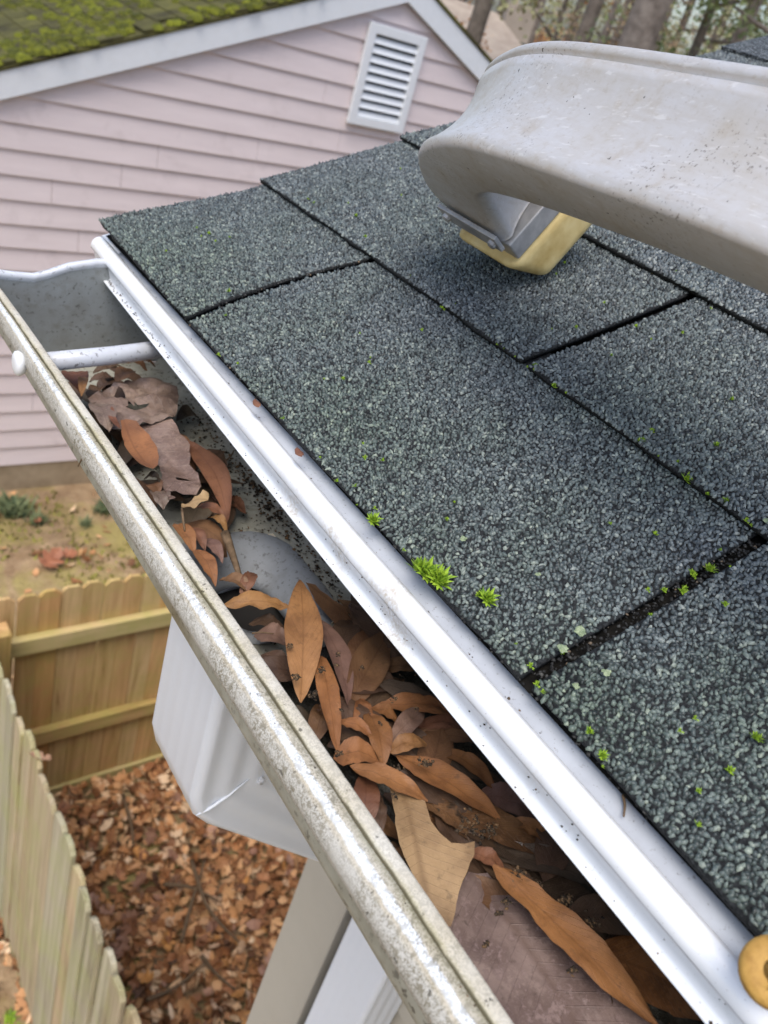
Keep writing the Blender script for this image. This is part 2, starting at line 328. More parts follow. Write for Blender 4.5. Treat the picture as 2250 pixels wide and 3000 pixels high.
def wood(name, a, bb, moss, amt, axis):
    b = NB(name); sv = b.scale(b.tc.outputs['Object'], axis)
    r = b.objrand()
    off = b.n.new('ShaderNodeVectorMath'); off.operation = 'ADD'; b.l.new(sv, off.inputs[0])
    cr = b.n.new('ShaderNodeCombineXYZ'); b.l.new(b.math('MULTIPLY', r, 40.0), cr.inputs[0]); b.l.new(b.math('MULTIPLY', r, 17.0), cr.inputs[2]); b.l.new(cr.outputs[0], off.inputs[1])
    g = b.noise(1.0, 6, 0.65, off.outputs[0], 0.6)
    c = b.mix(b.ramp(g, [(0.3, 0.0), (0.7, 1.0)]), a, bb)
    c = b.mix(b.math('MULTIPLY', r, 0.7), c, b.mix(1.0, c, (1.05, 0.72, 0.50), 'MULTIPLY'))
    r2 = b.math('FRACT', b.math('MULTIPLY', r, 7.31)); c = b.mix(b.math('MULTIPLY', r2, 0.55), c, b.mix(1.0, c, (0.62, 0.62, 0.60), 'MULTIPLY'))
    c = b.mix(b.math('MULTIPLY', b.ramp(g, [(0.30, 1.0), (0.40, 0.0)]), 0.5), c, b.mix(1.0, c, (0.35, 0.30, 0.26), 'MULTIPLY'))
    c = b.mix(b.math('MULTIPLY', b.ramp(b.noise(5, 5, 0.7), [(0.42, 0.0), (0.68, 1.0)]), amt), c, moss)
    return b.fin(c, 0.85, b.bump(g, 0.35, 0.004), 0.2)
MT['picket'] = wood('weathered_picket', (0.46, 0.30, 0.13), (0.74, 0.54, 0.28), (0.42, 0.38, 0.10), 0.5, (22, 22, 1.6))
MT['picket_grey'] = wood('grey_green_picket', (0.30, 0.27, 0.175), (0.64, 0.60, 0.45), (0.38, 0.40, 0.15), 0.55, (34, 34, 1.3))
MT['rail'] = wood('mossy_rail', (0.45, 0.35, 0.17), (0.66, 0.55, 0.30), (0.38, 0.38, 0.10), 0.55, (1.6, 22, 22))
b = NB('yard_ground')
n1 = b.noise(0.9, 6, 0.65); n2 = b.noise(9, 5, 0.65); n3 = b.noise(2.4, 5, 0.6, None, 0.4)
c = b.mix(b.ramp(n2, [(0.3, 0.0), (0.7, 1.0)]), (0.24, 0.155, 0.085), (0.44, 0.32, 0.19))
c = b.mix(b.math('MULTIPLY', b.ramp(n3, [(0.47, 0.0), (0.62, 1.0)]), 0.75), c, (0.32, 0.28, 0.09))
c = b.mix(b.math('MULTIPLY', b.ramp(n1, [(0.52, 0.0), (0.66, 1.0)]), 0.7), c, (0.17, 0.11, 0.07))
MT['ground'] = b.fin(c, 0.95, b.bump(b.noise(26, 6), 0.8, 0.03), 0.15)
b = NB('litter_leaf')
c = b.ramp(b.geo.outputs['Random Per Island'], [(0.0, (0.08, 0.04, 0.022)), (0.22, (0.28, 0.12, 0.05)), (0.6, (0.52, 0.26, 0.11)), (0.85, (0.66, 0.39, 0.19)), (1.0, (0.74, 0.55, 0.36))])
MT['litter'] = b.fin(c, 0.6, b.bump(b.noise(60, 4), 0.3, 0.004), 0.35)
b = NB('litter_leaf_single'); MT['litter1'] = b.fin(b.mix(b.ramp(b.noise(30, 4), [(0.3, 0.0), (0.7, 1.0)]), b.objcol(), b.mix(1.0, b.objcol(), (0.6, 0.52, 0.5), 'MULTIPLY')), 0.55, None, 0.35)
b = NB('tree_bark'); MT['bark'] = b.fin(b.mix(b.objrand(), b.ramp(b.noise(6, 5), [(0.3, (0.06, 0.05, 0.04)), (0.7, (0.15, 0.125, 0.10))]), b.ramp(b.noise(6, 5), [(0.3, (0.15, 0.125, 0.11)), (0.7, (0.30, 0.26, 0.23))])), 0.9, b.bump(b.noise(14, 5), 0.6, 0.03), 0.2)
def crown_mat(name, lo, hi):
    b = NB(name)
    return b.fin(b.ramp(b.geo.outputs['Random Per Island'], [(0.0, lo), (1.0, hi)]), 0.6, None, 0.3)
MT['leaf_green'] = crown_mat('evergreen_leaves', (0.07, 0.11, 0.04), (0.26, 0.31, 0.13))
MT['leaf_olive'] = crown_mat('olive_leaves', (0.16, 0.17, 0.08), (0.36, 0.35, 0.18))
MT['leaf_orange'] = crown_mat('rust_leaves', (0.33, 0.13, 0.04), (0.62, 0.31, 0.10))
MT['leaf_tan'] = crown_mat('tan_leaves', (0.24, 0.17, 0.10), (0.46, 0.34, 0.21))
b = NB('weed_leaves'); MT['weed'] = b.fin(b.ramp(b.geo.outputs['Random Per Island'], [(0.0, (0.05, 0.075, 0.035)), (1.0, (0.17, 0.20, 0.09))]), 0.6, None, 0.3)
b = NB('far_roof_brown'); MT['far_roof'] = b.fin(b.ramp(b.noise(3, 5), [(0.3, (0.30, 0.24, 0.19)), (0.7, (0.42, 0.35, 0.28))]), 0.85)
b = NB('far_wall_tan'); MT['far_wall'] = b.fin(b.ramp(b.noise(2, 4), [(0.3, (0.32, 0.27, 0.22)), (0.7, (0.42, 0.36, 0.30))]), 0.8)
b = NB('dark_gap'); MT['gap'] = b.fin((0.02, 0.018, 0.016), 0.9)

# ================================================================== SETTING
ZG = -3.7
def ground():
    n = 60; V = []; F = []
    s = np.sign(np.linspace(-1, 1, n)) * np.abs(np.linspace(-1, 1, n)) ** 3 * 260
    for j in range(n):
        for i in range(n):
            x, y = s[i] + 1.5, s[j] + 2.5
            V.append((x, y, ZG + 0.02 * nz(x * 1.3, y * 1.3)))
    for j in range(n - 1):
        for i in range(n - 1): F.append((j * n + i, j * n + i + 1, (j + 1) * n + i + 1, (j + 1) * n + i))
    o = mesh('ground', V, F, MT['ground'], smooth=True, origin=(0, 0, ZG)); tag(o, 'brown earth yard with moss patches around the houses', kind='structure')
ground()

# ------------------------------------------------------------------ our house: roof, shingles, eave
TH = math.radians(21.22); CT, ST = math.cos(TH), math.sin(TH)
house = empty('grey_shingled_house', (2.0, -2.0, ZG), 'beige house with grey shingle roof and white eave under the gutter', 'house')
def sag(u, v):
    h = 0.0045 * math.exp(-(u / 0.09) ** 2 - (v / 0.06) ** 2) - 0.003 * math.exp(-(u / 0.12) ** 2 - ((v - 0.127) / 0.07) ** 2)
    h += 0.0012 * nz(u * 6, v * 6, 3.1)
    return h
def RP(u, v, h):                       # u from the rake towards us, v up the slope, h above the roof plane
    return (v * CT - h * ST, -u, v * ST + h * CT)
# deck
V = []; F = []
us = np.linspace(0.004, 6.0, 30); vv = np.concatenate([[0.0008, 0.02], np.linspace(0.1, 4.2, 22)])
for v_ in vv:
    for u_ in us: V.append(RP(u_, v_, -0.0038 if v_ < 0.05 else -0.0050))
for j in range(len(vv) - 1):
    for i in range(len(us) - 1): F.append((j * 30 + i, j * 30 + i + 1, (j + 1) * 30 + i + 1, (j + 1) * 30 + i))
roof = mesh('roof', V, F, MT['felt'], house, origin=(2, -2, 0))
EXPO = 0.127
def tab(u0, u1, v0, gran, pitch=0.0019, curve=0.0, vtop=None, seed=0):
    """one shingle tab: slab plus its granules, one mesh"""
    rs = np.random.RandomState(seed + 5)
    v1 = v0 + EXPO + 0.022 if vtop is None else vtop
    nu, nv = 17, 7
    ed = rs.uniform(-1, 1, nu) * 0.0009
    def edge(v): return curve * math.sin(math.pi * min(1, max(0, (v - v0) / EXPO)))
    lift = rs.uniform(0.0, 0.0012)
    def hgt(u, v):
        k = (v - v0) / (v1 - v0)
        return (0.0042 if v0 > 0.01 else 0.0014) * (1 - k) + 0.0002 + sag(u, v) + lift * max(0, 1 - k * 3)
    def uv_(a, b_):
        v = v0 + (v1 - v0) * b_
        e0 = curve_l(v) if u0 > 0.01 else 0.0; e1 = curve_r(v)
        return u0 + e0 + (u1 + e1 - u0 - e0) * a, v
    curve_l = (lambda v: -edge(v)) if abs(u0 - 0.156) < 0.01 and v0 < 0.01 else (lambda v: 0.0)
    curve_r = (lambda v: -edge(v)) if abs(u1 - 0.150) < 0.01 and v0 < 0.01 else (lambda v: 0.0)
    V = []; F = []
    for j in range(nv):
        for i in range(nu):
            u, v = uv_(i / (nu - 1), j / (nv - 1))
            if j == 0: v += ed[i]
            V.append(RP(u, v, hgt(u, v)))
    n0 = len(V)
    for k in range(n0): V.append((V[k][0] + 0.0028 * ST, V[k][1], V[k][2] - 0.0028 * CT))
    for j in range(nv - 1):
        for i in range(nu - 1):
            a = j * nu + i; F.append((a, a + nu, a + nu + 1, a + 1)); F.append((n0 + a, n0 + a + 1, n0 + a + nu + 1, n0 + a + nu))
    rim = [i for i in range(nu)] + [j * nu + nu - 1 for j in range(1, nv)] + [(nv - 1) * nu + i for i in range(nu - 2, -1, -1)] + [j * nu for j in range(nv - 2, 0, -1)]
    for q in range(len(rim)):
        a, c_ = rim[q], rim[(q + 1) % len(rim)]; F.append((a, c_, n0 + c_, n0 + a))
    if not gran:
        o = mesh('shingle', V, F, MT['shingle_far'], roof); return o
    V = np.array(V)
    # granules: little flat-topped stones pressed into the asphalt
    na = int((u1 - u0) / pitch); nb = int((min(v1, v0 + EXPO + 0.004) - v0) / (pitch * 0.86))
    A, B = np.meshgrid(np.arange(na) + 0.5, np.arange(nb) + 0.5)
    A = A + 0.5 * (np.arange(nb) % 2)[:, None] - 0.25
    A = (A + rs.uniform(-0.42, 0.42, A.shape)).ravel() / na; B = (B + rs.uniform(-0.42, 0.42, B.shape)).ravel() * pitch * 0.86 / (v1 - v0)
    keep = (rs.rand(len(A)) > 0.05) & (A > 0.002) & (A < 0.998)
    A, B = A[keep], B[keep]; B = np.clip(B, 0.004, 1)
    P = np.array([RP(u, v, hgt(u, v)) for u, v in (uv_(a, b_) for a, b_ in zip(A, B))])
    n = len(P); ns = 5
    ang = rs.uniform(0, 6.28, n)[:, None] + np.arange(ns)[None] * (2 * math.pi / ns) + rs.uniform(-0.4, 0.4, (n, ns))
    el = rs.uniform(0.9, 1.75, n)[:, None]; rad = rs.uniform(0.42, 0.72, n)[:, None] * pitch * rs.uniform(0.8, 1.2, (n, ns))
    rot = rs.uniform(0, 3.14, n)[:, None]
    lx, ly = rad * np.cos(ang) * el, rad * np.sin(ang) / np.sqrt(el)
    X, Y = lx * np.cos(rot) - ly * np.sin(rot), lx * np.sin(rot) + ly * np.cos(rot)
    hh = rs.uniform(0.22, 0.75, n)[:, None] * pitch; tx = rs.uniform(-0.42, 0.42, (n, 1)); ty = rs.uniform(-0.42, 0.42, (n, 1))
    tu = np.array([0, -1, 0.]); tv = np.array([CT, 0, ST]); tn = np.array([-ST, 0, CT])
    sh = rs.uniform(0.5, 0.78, (n, 1))
    base = P[:, None] + X[..., None] * tu + Y[..., None] * tv - 0.0003 * tn
    top = P[:, None] + (X * sh)[..., None] * tu + (Y * sh)[..., None] * tv + (hh + X * tx + Y * ty)[..., None] * tn
    GV = np.concatenate([base, top], 1).reshape(-1, 3)
    k = np.arange(ns); k2 = (k + 1) % ns
    q = np.stack([k, k2, ns + k2, ns + k], 1)
    off = len(V) + (np.arange(n) * 2 * ns)
    Q = (q[None] + off[:, None, None]).reshape(-1, 4)
    T = (np.array([[ns, ns + 1, ns + 2], [ns, ns + 2, ns + 3], [ns, ns + 3, ns + 4]])[None] + off[:, None, None]).reshape(-1, 3)
    o = fast_mesh('shingle', np.concatenate([V, GV]), np.concatenate([np.array(F), Q]), T, None, roof, origin=V.mean(0))
    o.data.materials.append(MT['shingle_base']); o.data.materials.append(MT['granule'])
    mi = np.zeros(len(o.data.polygons), np.int32); mi[len(F):] = 1
    o.data.polygons.foreach_set('material_index', mi)
    return o
# first course edges at u=.153, .458 ...; every second course half a tab over
sd_ = 0
for cidx in range(25):
    v0 = cidx * EXPO
    start = 0.153 if cidx % 2 == 0 else 0.3055
    edges = [0.0 - (0.002 if cidx else 0.0)]; e = start
    while e < (1.9 if cidx < 12 else 2.6): edges.append(e); e += 0.305
    for a, b_ in zip(edges[:-1], edges[1:]):
        near = v0 < 0.62 and a < 0.66 - max(0, v0 - 0.1) * 0.55
        u0 = a + (0.003 if a > 0.01 else 0); u1 = b_ - 0.003
        sd_ += 1
        if near:
            u1c = u1
            tab(u0, u1c, v0, True, 0.00178 if v0 < 0.25 else 0.0021, 0.007, None, sd_)
        else:
            tab(u0, u1, v0, False, seed=sd_)

# drip edge metal: flange under the shingles, rounded nose, face and kicked hem
def sweep(name, prof_fn, ys, mat, parent, uv=False, smooth=True, thick=None, vc=None):
    V = []; F = []; UV = []
    n = len(prof_fn(ys[0]))
    for j, y in enumerate(ys):
        pr = prof_fn(y)
        ln = np.cumsum([0] + [math.dist(pr[i], pr[i + 1]) for i in range(n - 1)]); ln = ln / ln[-1] if vc is None else vc
        for i, (x, z) in enumerate(pr): V.append((x, y, z)); UV.append((y * 3, ln[i]))
    for j in range(len(ys) - 1):
        for i in range(n - 1):
            a = j * n + i; F.append((a, a + 1, a + n + 1, a + n))
    o = mesh(name, V, F, mat, parent, smooth=smooth, uv=UV)
    if thick:
        md = o.modifiers.new('thickness', 'SOLIDIFY'); md.thickness = thick; md.offset = 0
    return o
ysd = list(np.linspace(0.001, -2.4, 60))
def drip_shift(y): return 0.0068 * min(1, max(0, 1 + y / 0.36))   # the strip was nailed a little askew
def drip_prof(y):
    w_ = 0.0007 * nz(y * 3.3, 5.2); d = 0.0011 * math.exp(-((y + 0.02) / 0.12) ** 2)
    P = [(0.040, 0.0078), (0.012, -0.0040), (-0.0046, -0.0086)]
    for a in (-12, 8, 25, 45, 62, 78, 95): P.append((-0.0064 - 0.0064 * math.sin(math.radians(a)), -0.0132 + 0.0064 * math.cos(math.radians(a))))
    P += [(-0.0126, -0.0148), (-0.0113, -0.0156), (-0.0104, -0.0168), (-0.0080, -0.0250), (-0.0092, -0.0262), (-0.0116, -0.0266), (-0.0124, -0.0272), (-0.0116, -0.0279), (-0.0090, -0.0274)]
    sh = drip_shift(y)
    return [(x + w_ + sh, z + 0.4 * w_ + sh * 0.12) for x, z in P]
drip = sweep('drip_edge', lambda y: drip_prof(y)[2:], ysd, MT['drip'], house, vc=[0, .05, .1, .15, .2, .25, .3, .35, .40, .44, .48, .70, .80, .85, .9, .95, 1.0])
sweep('flange', lambda y: drip_prof(y)[:3], ysd, MT['flange'], drip)
# white rake edge metal, fascia, soffit, rake board
V, F = join_vf([([RP(-0.004, v, -0.0065) for v in (0.0, 4.2)] + [RP(0.03, v, -0.0065) for v in (0.0, 4.2)], [(0, 1, 3, 2)]),
                ([RP(-0.004, v, -0.0065) for v in (0.0, 4.2)] + [(p[0], p[1], p[2] - 0.03) for p in (RP(-0.004, 0.0, -0.0065), RP(-0.004, 4.2, -0.0065))], [(0, 1, 3, 2)])])
mesh('rake_edge', V, F, MT['drip'], house)
box('fascia_board', 0.046, 0.064, -2.4, -0.02, -0.150, -0.016, MT['white_trim'], house, 0.001)
V = [RP(0.012, 0.07, -0.02), RP(0.012, 4.2, -0.02), RP(0.034, 0.07, -0.02), RP(0.034, 4.2, -0.02)]
V += [(p[0], p[1], p[2] - 0.14) for p in V]
mesh('rake_board', V, [(0, 1, 3, 2), (4, 6, 7, 5), (0, 4, 5, 1), (2, 3, 7, 6), (0, 2, 6, 4), (1, 5, 7, 3)], MT['white_trim'], house)
box('soffit', 0.064, 0.305, -2.4, -0.036, -0.150, -0.140, MT['white_trim'], house)
# walls below the eave
wall = box('wall', 0.318, 0.42, -2.6, -0.140, ZG, -0.150, MT['gap'], house)
box('corner_board', 0.296, 0.316, -0.213, -0.124, ZG, -0.152, MT['beige'], house, 0.002)
box('corner_board', 0.318, 0.40, -0.138, -0.118, ZG, -0.152, MT['beige'], house, 0.002)
zz = -0.154
me_s = None
while zz > ZG:
    z1 = max(zz - 0.152, ZG)
    V = [(0.314, -0.2225, zz), (0.302, -0.2225, z1), (0.314, -0.2225, z1), (0.314, -2.6, zz), (0.302, -2.6, z1), (0.314, -2.6, z1)]
    mesh('siding_board', V, [(0, 1, 2), (3, 5, 4), (0, 3, 4, 1), (1, 4, 5, 2), (0, 2, 5, 3)], MT['beige'], wall)
    zz = z1
# gable end wall of our house
V = [(0.42, -0.130, ZG), (9.0, -0.130, ZG), (9.0, -0.130, 0.9), (4.4, -0.130, 1.5), (0.42, -0.130, -0.01), (0.42, -0.16, ZG), (9.0, -0.16, ZG), (9.0, -0.16, 0.9), (4.4, -0.16, 1.5), (0.42, -0.16, -0.01)]
mesh('gable_wall', V, [(0, 1, 2, 3, 4), (9, 8, 7, 6, 5), (0, 4, 9, 5)], MT['beige'], house)

# ------------------------------------------------------------------ the gutter
gutter = empty('rain_gutter', (0.0, -0.8, -0.09), 'weathered white rain gutter full of dead leaves along the eave', 'gutter')
GZ = -0.088; YE = -0.030
def lipk(y): return min(1, max(0, (y - YE) / (-0.50 - YE))) ** 0.7
def lip_x(y):                          # the front edge wanders a little along its length
    return -0.0785 + 0.0123 * lipk(y) + 0.0006 * nz(y * 5, 1.7)
def out_x(y):
    return -0.0862 + 0.0042 * lipk(y) + 0.0006 * nz(y * 5, 1.7)
def lip_prof(y):
    k = lipk(y); xi, xo = lip_x(y), out_x(y); wob = 0.0006 * nz(y * 5, 1.7)
    xs = -0.0832 + 0.0108 * k + wob; xr = -0.0862 + 0.0070 * k + wob
    z0 = -0.0262 + 0.0006 * nz(y * 7, 2.2); xs += 0.0003 * nz(y * 60, 3.3); xr += 0.0003 * nz(y * 45, 8.3)
    return [(xi + 0.0002, z0 - 0.0032), (xi - 0.0001, z0 - 0.0010), (xi - 0.0006, z0 - 0.0002), (xi - 0.0014, z0 + 0.0001), (xs + 0.0012, z0 + 0.0003), (xs + 0.0003, z0 - 0.0002),
            (xs, z0 - 0.0014), (xs - 0.0004, z0 - 0.0014), (xs - 0.0010, z0 - 0.0004), (xr + 0.0016, z0 + 0.0002), (xr + 0.0004, z0 - 0.0003), (xr - 0.0006, z0 - 0.0016),
            (xo + 0.0003, z0 - 0.0060), (xo, z0 - 0.0098), (xo + 0.0022, z0 - 0.0155), (xo + 0.0080, z0 - 0.0215), (xo + 0.0100, z0 - 0.028)]
ysg = list(np.linspace(YE, -0.75, 150)) + list(np.linspace(-0.78, -2.4, 30))
lip = sweep('front_lip', lip_prof, ysg, MT['lip'], gutter, uv=True, vc=[0, .05, .08, .12, .30, .34, .36, .37, .40, .52, .56, .62, .75, .85, .9, .95, 1.0])
# trough: ogee front, floor with the outlet opening, back wall
HX0, HX1, HY0, HY1 = -0.040, 0.026, -0.330, -0.250
yst = sorted(set(list(np.linspace(YE, -2.4, 80)) + [HY0, HY1]), reverse=True)
def trough_prof(y):
    xi, xo = lip_x(y), out_x(y)
    return [(xo + 0.0100, -0.0542), (xo + 0.0102, -0.060), (-0.070, -0.066), (-0.064, -0.073), (-0.057, -0.077), (-0.0525, -0.082), (-0.051, GZ),
            (HX0, GZ), (-0.02, GZ), (0.0, GZ), (HX1, GZ), (0.040, GZ), (0.0435, GZ + 0.004), (0.0440, GZ + 0.012), (0.0440, -0.050), (0.0440, -0.012)]
V = []; F = []
for y in yst:
    for (x, z) in trough_prof(y):
        V.append((x, y, z + (0.0012 * nz(x * 30, y * 14) if z <= GZ + 0.001 else 0)))
n = 16
for j in range(len(yst) - 1):
    for i in range(n - 1):
        hole = yst[j] <= HY1 + 1e-6 and yst[j + 1] >= HY0 - 1e-6 and 7 <= i <= 9
        if not hole: F.append((j * n + i, (j + 1) * n + i, (j + 1) * n + i + 1, j * n + i + 1))
tr = mesh('trough', V, F, MT['gutter_in'], gutter, smooth=True)
# outlet: rounded flare dropping into the pipe
def rrect(cx, cy, hx, hy, r, n=6):
    P = []
    for (sx, sy, a0) in ((1, 1, 0), (-1, 1, 90), (-1, -1, 180), (1, -1, 270)):
        for k in range(n):
            a = math.radians(a0 + 90 * k / (n - 1)); P.append((cx + sx * (hx - r) + r * math.cos(a), cy + sy * (hy - r) + r * math.sin(a)))
    return P
V = []; F = []
rings = [(0.0045, GZ + 0.0011, 0.026), (0.001, GZ + 0.0022, 0.026), (-0.003, GZ + 0.0013, 0.024), (-0.0065, GZ - 0.0015, 0.022), (-0.0105, GZ - 0.0065, 0.020), (-0.0140, GZ - 0.0120, 0.018), (-0.0160, GZ - 0.0155, 0.016), (-0.0150, GZ - 0.0160, 0.016)]
for (g, z, r) in rings:
    ks = min(1, max(0, (GZ - z) / 0.02))
    for (x, y) in rrect((HX0 + HX1) / 2 - 0.003 * ks, (HY0 + HY1) / 2 - 0.009 * ks, (HX1 - HX0) / 2 + g, (HY1 - HY0) / 2 + g, r): V.append((x, y, z + 0.0008 * nz(x * 60, y * 60)))
m_ = 24
for j in range(len(rings) - 1):
    for k in range(m_): F.append((j * m_ + k, j * m_ + (k + 1) % m_, (j + 1) * m_ + (k + 1) % m_, (j + 1) * m_ + k))
mesh('outlet', V, F, MT['outlet'], gutter, smooth=True)
# end cap with a rolled top edge that climbs towards the fascia
cap_top = [(-0.086, -0.0235), (-0.079, -0.0232), (-0.066, -0.0245), (-0.052, -0.0250), (-0.043, -0.0222), (-0.030, -0.0165), (-0.012, -0.0125), (0.010, -0.0105), (0.044, -0.010)]
bot = [(0.044, GZ), (-0.051, GZ), (-0.057, -0.077), (-0.064, -0.073), (-0.072, -0.066), (-0.078, -0.05), (-0.0860, -0.036)]
V = [(x, YE, z) for x, z in cap_top + bot] + [(x, YE + 0.0012, z) for x, z in cap_top + bot]
nb_ = len(cap_top + bot)
F = [tuple(range(nb_ - 1, -1, -1)), tuple(range(nb_, 2 * nb_))] + [(i, (i + 1) % nb_, nb_ + (i + 1) % nb_, nb_ + i) for i in range(nb_)]
ecap = mesh('end_cap', V, F, MT['endcap'], gutter)
V, F = [], []
for j, (dy, dz) in enumerate([(0.0, -0.0045), (-0.0012, -0.002), (-0.0008, 0.0004), (0.0010, 0.0012), (0.0036, 0.0006), (0.0046, -0.002), (0.0046, -0.0085)]):
    for (x, z) in cap_top: V.append((x, YE + dy, z + dz))
nc = len(cap_top)
for j in range(6):
    for i in range(nc - 1): F.append((j * nc + i, j * nc + i + 1, (j + 1) * nc + i + 1, (j + 1) * nc + i))
mesh('rolled_edge', V, F, MT['ferrule'], ecap, smooth=True)
# ferrule tubes with the spike heads outside
for yf, tilt in ((-0.128, 0.027), (-0.78, 0.0)):
    pts = [(lip_x(yf) - 0.004, yf, -0.0385), (-0.03, yf + tilt * 0.34, -0.0383), (0.043, yf + tilt, -0.0380)]
    V, F = tube_vf(pts, [0.0056] * 3, 20)
    fo = mesh('ferrule', V, F, MT['ferrule'], gutter, smooth=True)
    xh = out_x(yf)
    V, F = tube_vf([(xh + 0.001, yf, -0.0385), (xh - 0.0016, yf, -0.0385), (xh - 0.003, yf, -0.0385), (xh - 0.0040, yf, -0.0385), (xh - 0.0045, yf, -0.0385)], [0.0060, 0.0072, 0.0070, 0.0058, 0.003], 20)
    mesh('spike_head', V, F, MT['white_trim'], gutter, smooth=True)

# ------------------------------------------------------------------ downspout: ribbed elbow, lower pipe
dsp = empty('downspout', (0.27, -0.303, ZG), 'white ribbed downspout with offset elbow hanging below the gutter', 'downspout')
def ribbed(hx, hy, nrx, nry, depth, per=9):
    """closed section with ribs, points (a, b): a in the plane of the bend, b along the eave"""
    P = []
    def side(p0, p1, nr):
        p0 = np.array(p0); p1 = np.array(p1); d = p1 - p0; L = np.linalg.norm(d); d /= L; nrm = np.array([d[1], -d[0]])
        k = nr * per
        for i in range(k + 1):
            s = 0.004 + (L - 0.008) * i / k
            f = (i / per) % 1.0
            rib = depth * (0.12 if abs(p0[0] + hx) < 1e-6 and abs(p1[0] + hx) < 1e-6 else 1.0) * max(0.0, math.sin(math.pi * f)) ** 2 if 0 < i < k else 0
            P.append(tuple(p0 + d * s - nrm * rib))
    side((-hx, -hy), (hx, -hy), nrx); side((hx, -hy), (hx, hy), nry); side((hx, hy), (-hx, hy), nrx); side((-hx, hy), (-hx, -hy), nry)
    return P
def pipe_mesh(name, path, sec, yc, mat, parent):
    V = []; F = []; n = len(sec)
    for j, p in enumerate(path):
        p = np.array(p)
        d0 = p - np.array(path[j - 1]) if j else np.array(path[1]) - p
        d1 = np.array(path[j + 1]) - p if j < len(path) - 1 else p - np.array(path[j - 1])
        d0 = d0 / np.linalg.norm(d0); d1 = d1 / np.linalg.norm(d1); t = d0 + d1; t /= np.linalg.norm(t)
        nn = np.array([-t[1], t[0]]) * -1.0; sc_ = 1.0 / max(0.5, float(t @ d0))
        for (a, b_) in sec:
            q = p + nn * (-a) * sc_ * -1.0 if False else p + np.array([-t[1], t[0]]) * a * sc_
            V.append((q[0], yc + b_, q[1]))
    for j in range(len(path) - 1):
        for k in range(n): F.append((j * n + k, j * n + (k + 1) % n, (j + 1) * n + (k + 1) % n, (j + 1) * n + k))
    return mesh(name, V, F, mat, parent, smooth=True)
sec = ribbed(0.030, 0.0325, 3, 5, 0.0014)
pth = [(-0.010, -0.1005), (-0.010, -0.203), (-0.0078, -0.2115), (-0.001, -0.2205), (0.264, -0.480), (0.270, -0.490), (0.2712, -0.50), (0.2712, -0.66)]
elb = pipe_mesh('elbow', pth, sec, -0.297, MT['white_vinyl'], dsp)
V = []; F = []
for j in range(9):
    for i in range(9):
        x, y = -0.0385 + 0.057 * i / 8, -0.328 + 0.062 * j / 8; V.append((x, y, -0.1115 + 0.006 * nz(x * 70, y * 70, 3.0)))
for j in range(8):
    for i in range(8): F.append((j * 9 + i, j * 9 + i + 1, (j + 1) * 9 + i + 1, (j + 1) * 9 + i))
o = mesh('outlet_shade_sheet', V, F, MT['sludge'], None, smooth=True); o.data.materials.clear(); o.data.materials.append(MT['gap']); tag(o, 'black sheet added as shade inside the downspout under the outlet', 'shade sheet')  # added near-black sheet, stands in for the shade down the outlet hole
# raised crease on the elbow's near side, and the screw
V, F = tube_vf([(-0.0350, -0.3285, -0.2228), (-0.028, -0.3294, -0.2195), (-0.017, -0.3294, -0.2130), (-0.005, -0.3290, -0.2040)], [0.0004, 0.0011, 0.0010, 0.0003], 8)
mesh('crease', V, F, MT['white_vinyl'], elb, smooth=True)
V, F = tube_vf([(0.003, -0.328, -0.2085), (0.003, -0.3310, -0.2085), (0.003, -0.3318, -0.2085), (0.003, -0.3319, -0.2085)], [0.0026, 0.0026, 0.0018, 0.0008], 8)
mesh('screw', V, F, MT['ferrule'], elb)
sec2 = ribbed(0.0325, 0.035, 3, 5, 0.0012)
lowp = pipe_mesh('pipe', [(0.2712, -0.622), (0.2712, -1.6), (0.2712, ZG + 0.1)], sec2, -0.297, MT['white_vinyl'], dsp)
V = [(0.2712 + a, -0.297 + b_, -0.6217) for a, b_ in ribbed(0.0322, 0.0347, 3, 5, 0.0012)] + [(0.2712 + a, -0.297 + b_, -0.6217) for a, b_ in ribbed(0.030, 0.0325, 3, 5, 0.0014)]
nn_ = len(V) // 2
mesh('joint_seam', V, [(i, (i + 1) % nn_, nn_ + (i + 1) % nn_, nn_ + i) for i in range(nn_)], MT['gap'], lowp)

# ------------------------------------------------------------------ ladder stabiliser arm
TT = math.radians(33); E2 = np.array([math.cos(TT), 0, -math.sin(TT)]); EN = np.array([math.sin(TT), 0, math.cos(TT)])
P0 = np.array([CAM[0] + 0.25, 0, CAM[2] - 0.25 * math.tan(math.radians(8.0))])
def onplane(x, y):                     # d-pixel onto the arm's underside plane -> (s along the eave, q forward)
    d = ray(x * K, y * K); P = CAM + d * (EN @ (P0 - CAM)) / (EN @ d); return P[1], float(E2 @ (P - P0))
def catmull(P, n):
    P = [np.array(p, float) for p in P]; P = [2 * P[0] - P[1]] + P + [2 * P[-1] - P[-2]]; out = []
    for i in range(1, len(P) - 2):
        for k in range(n):
            t = k / n; a, b_, c_, d = P[i - 1:i + 3]
            out.append(0.5 * ((2 * b_) + (c_ - a) * t + (2 * a - 5 * b_ + 4 * c_ - d) * t * t + (3 * b_ - a - 3 * c_ + d) * t ** 3))
    out.append(P[-2]); return out
outer_px = [(1659, 545), (1450, 462), (1250, 392), (1100, 341), (1000, 313), (935, 310), (896, 332), (905, 380), (932, 420), (985, 470)]
inner_px = [(1659, 645), (1450, 556), (1300, 499), (1180, 456), (1100, 432), (1060, 424), (1038, 430), (1040, 445), (1060, 482), (1092, 527)]
OP = [onplane(*p) for p in outer_px]; IP = [onplane(*p) for p in inner_px]
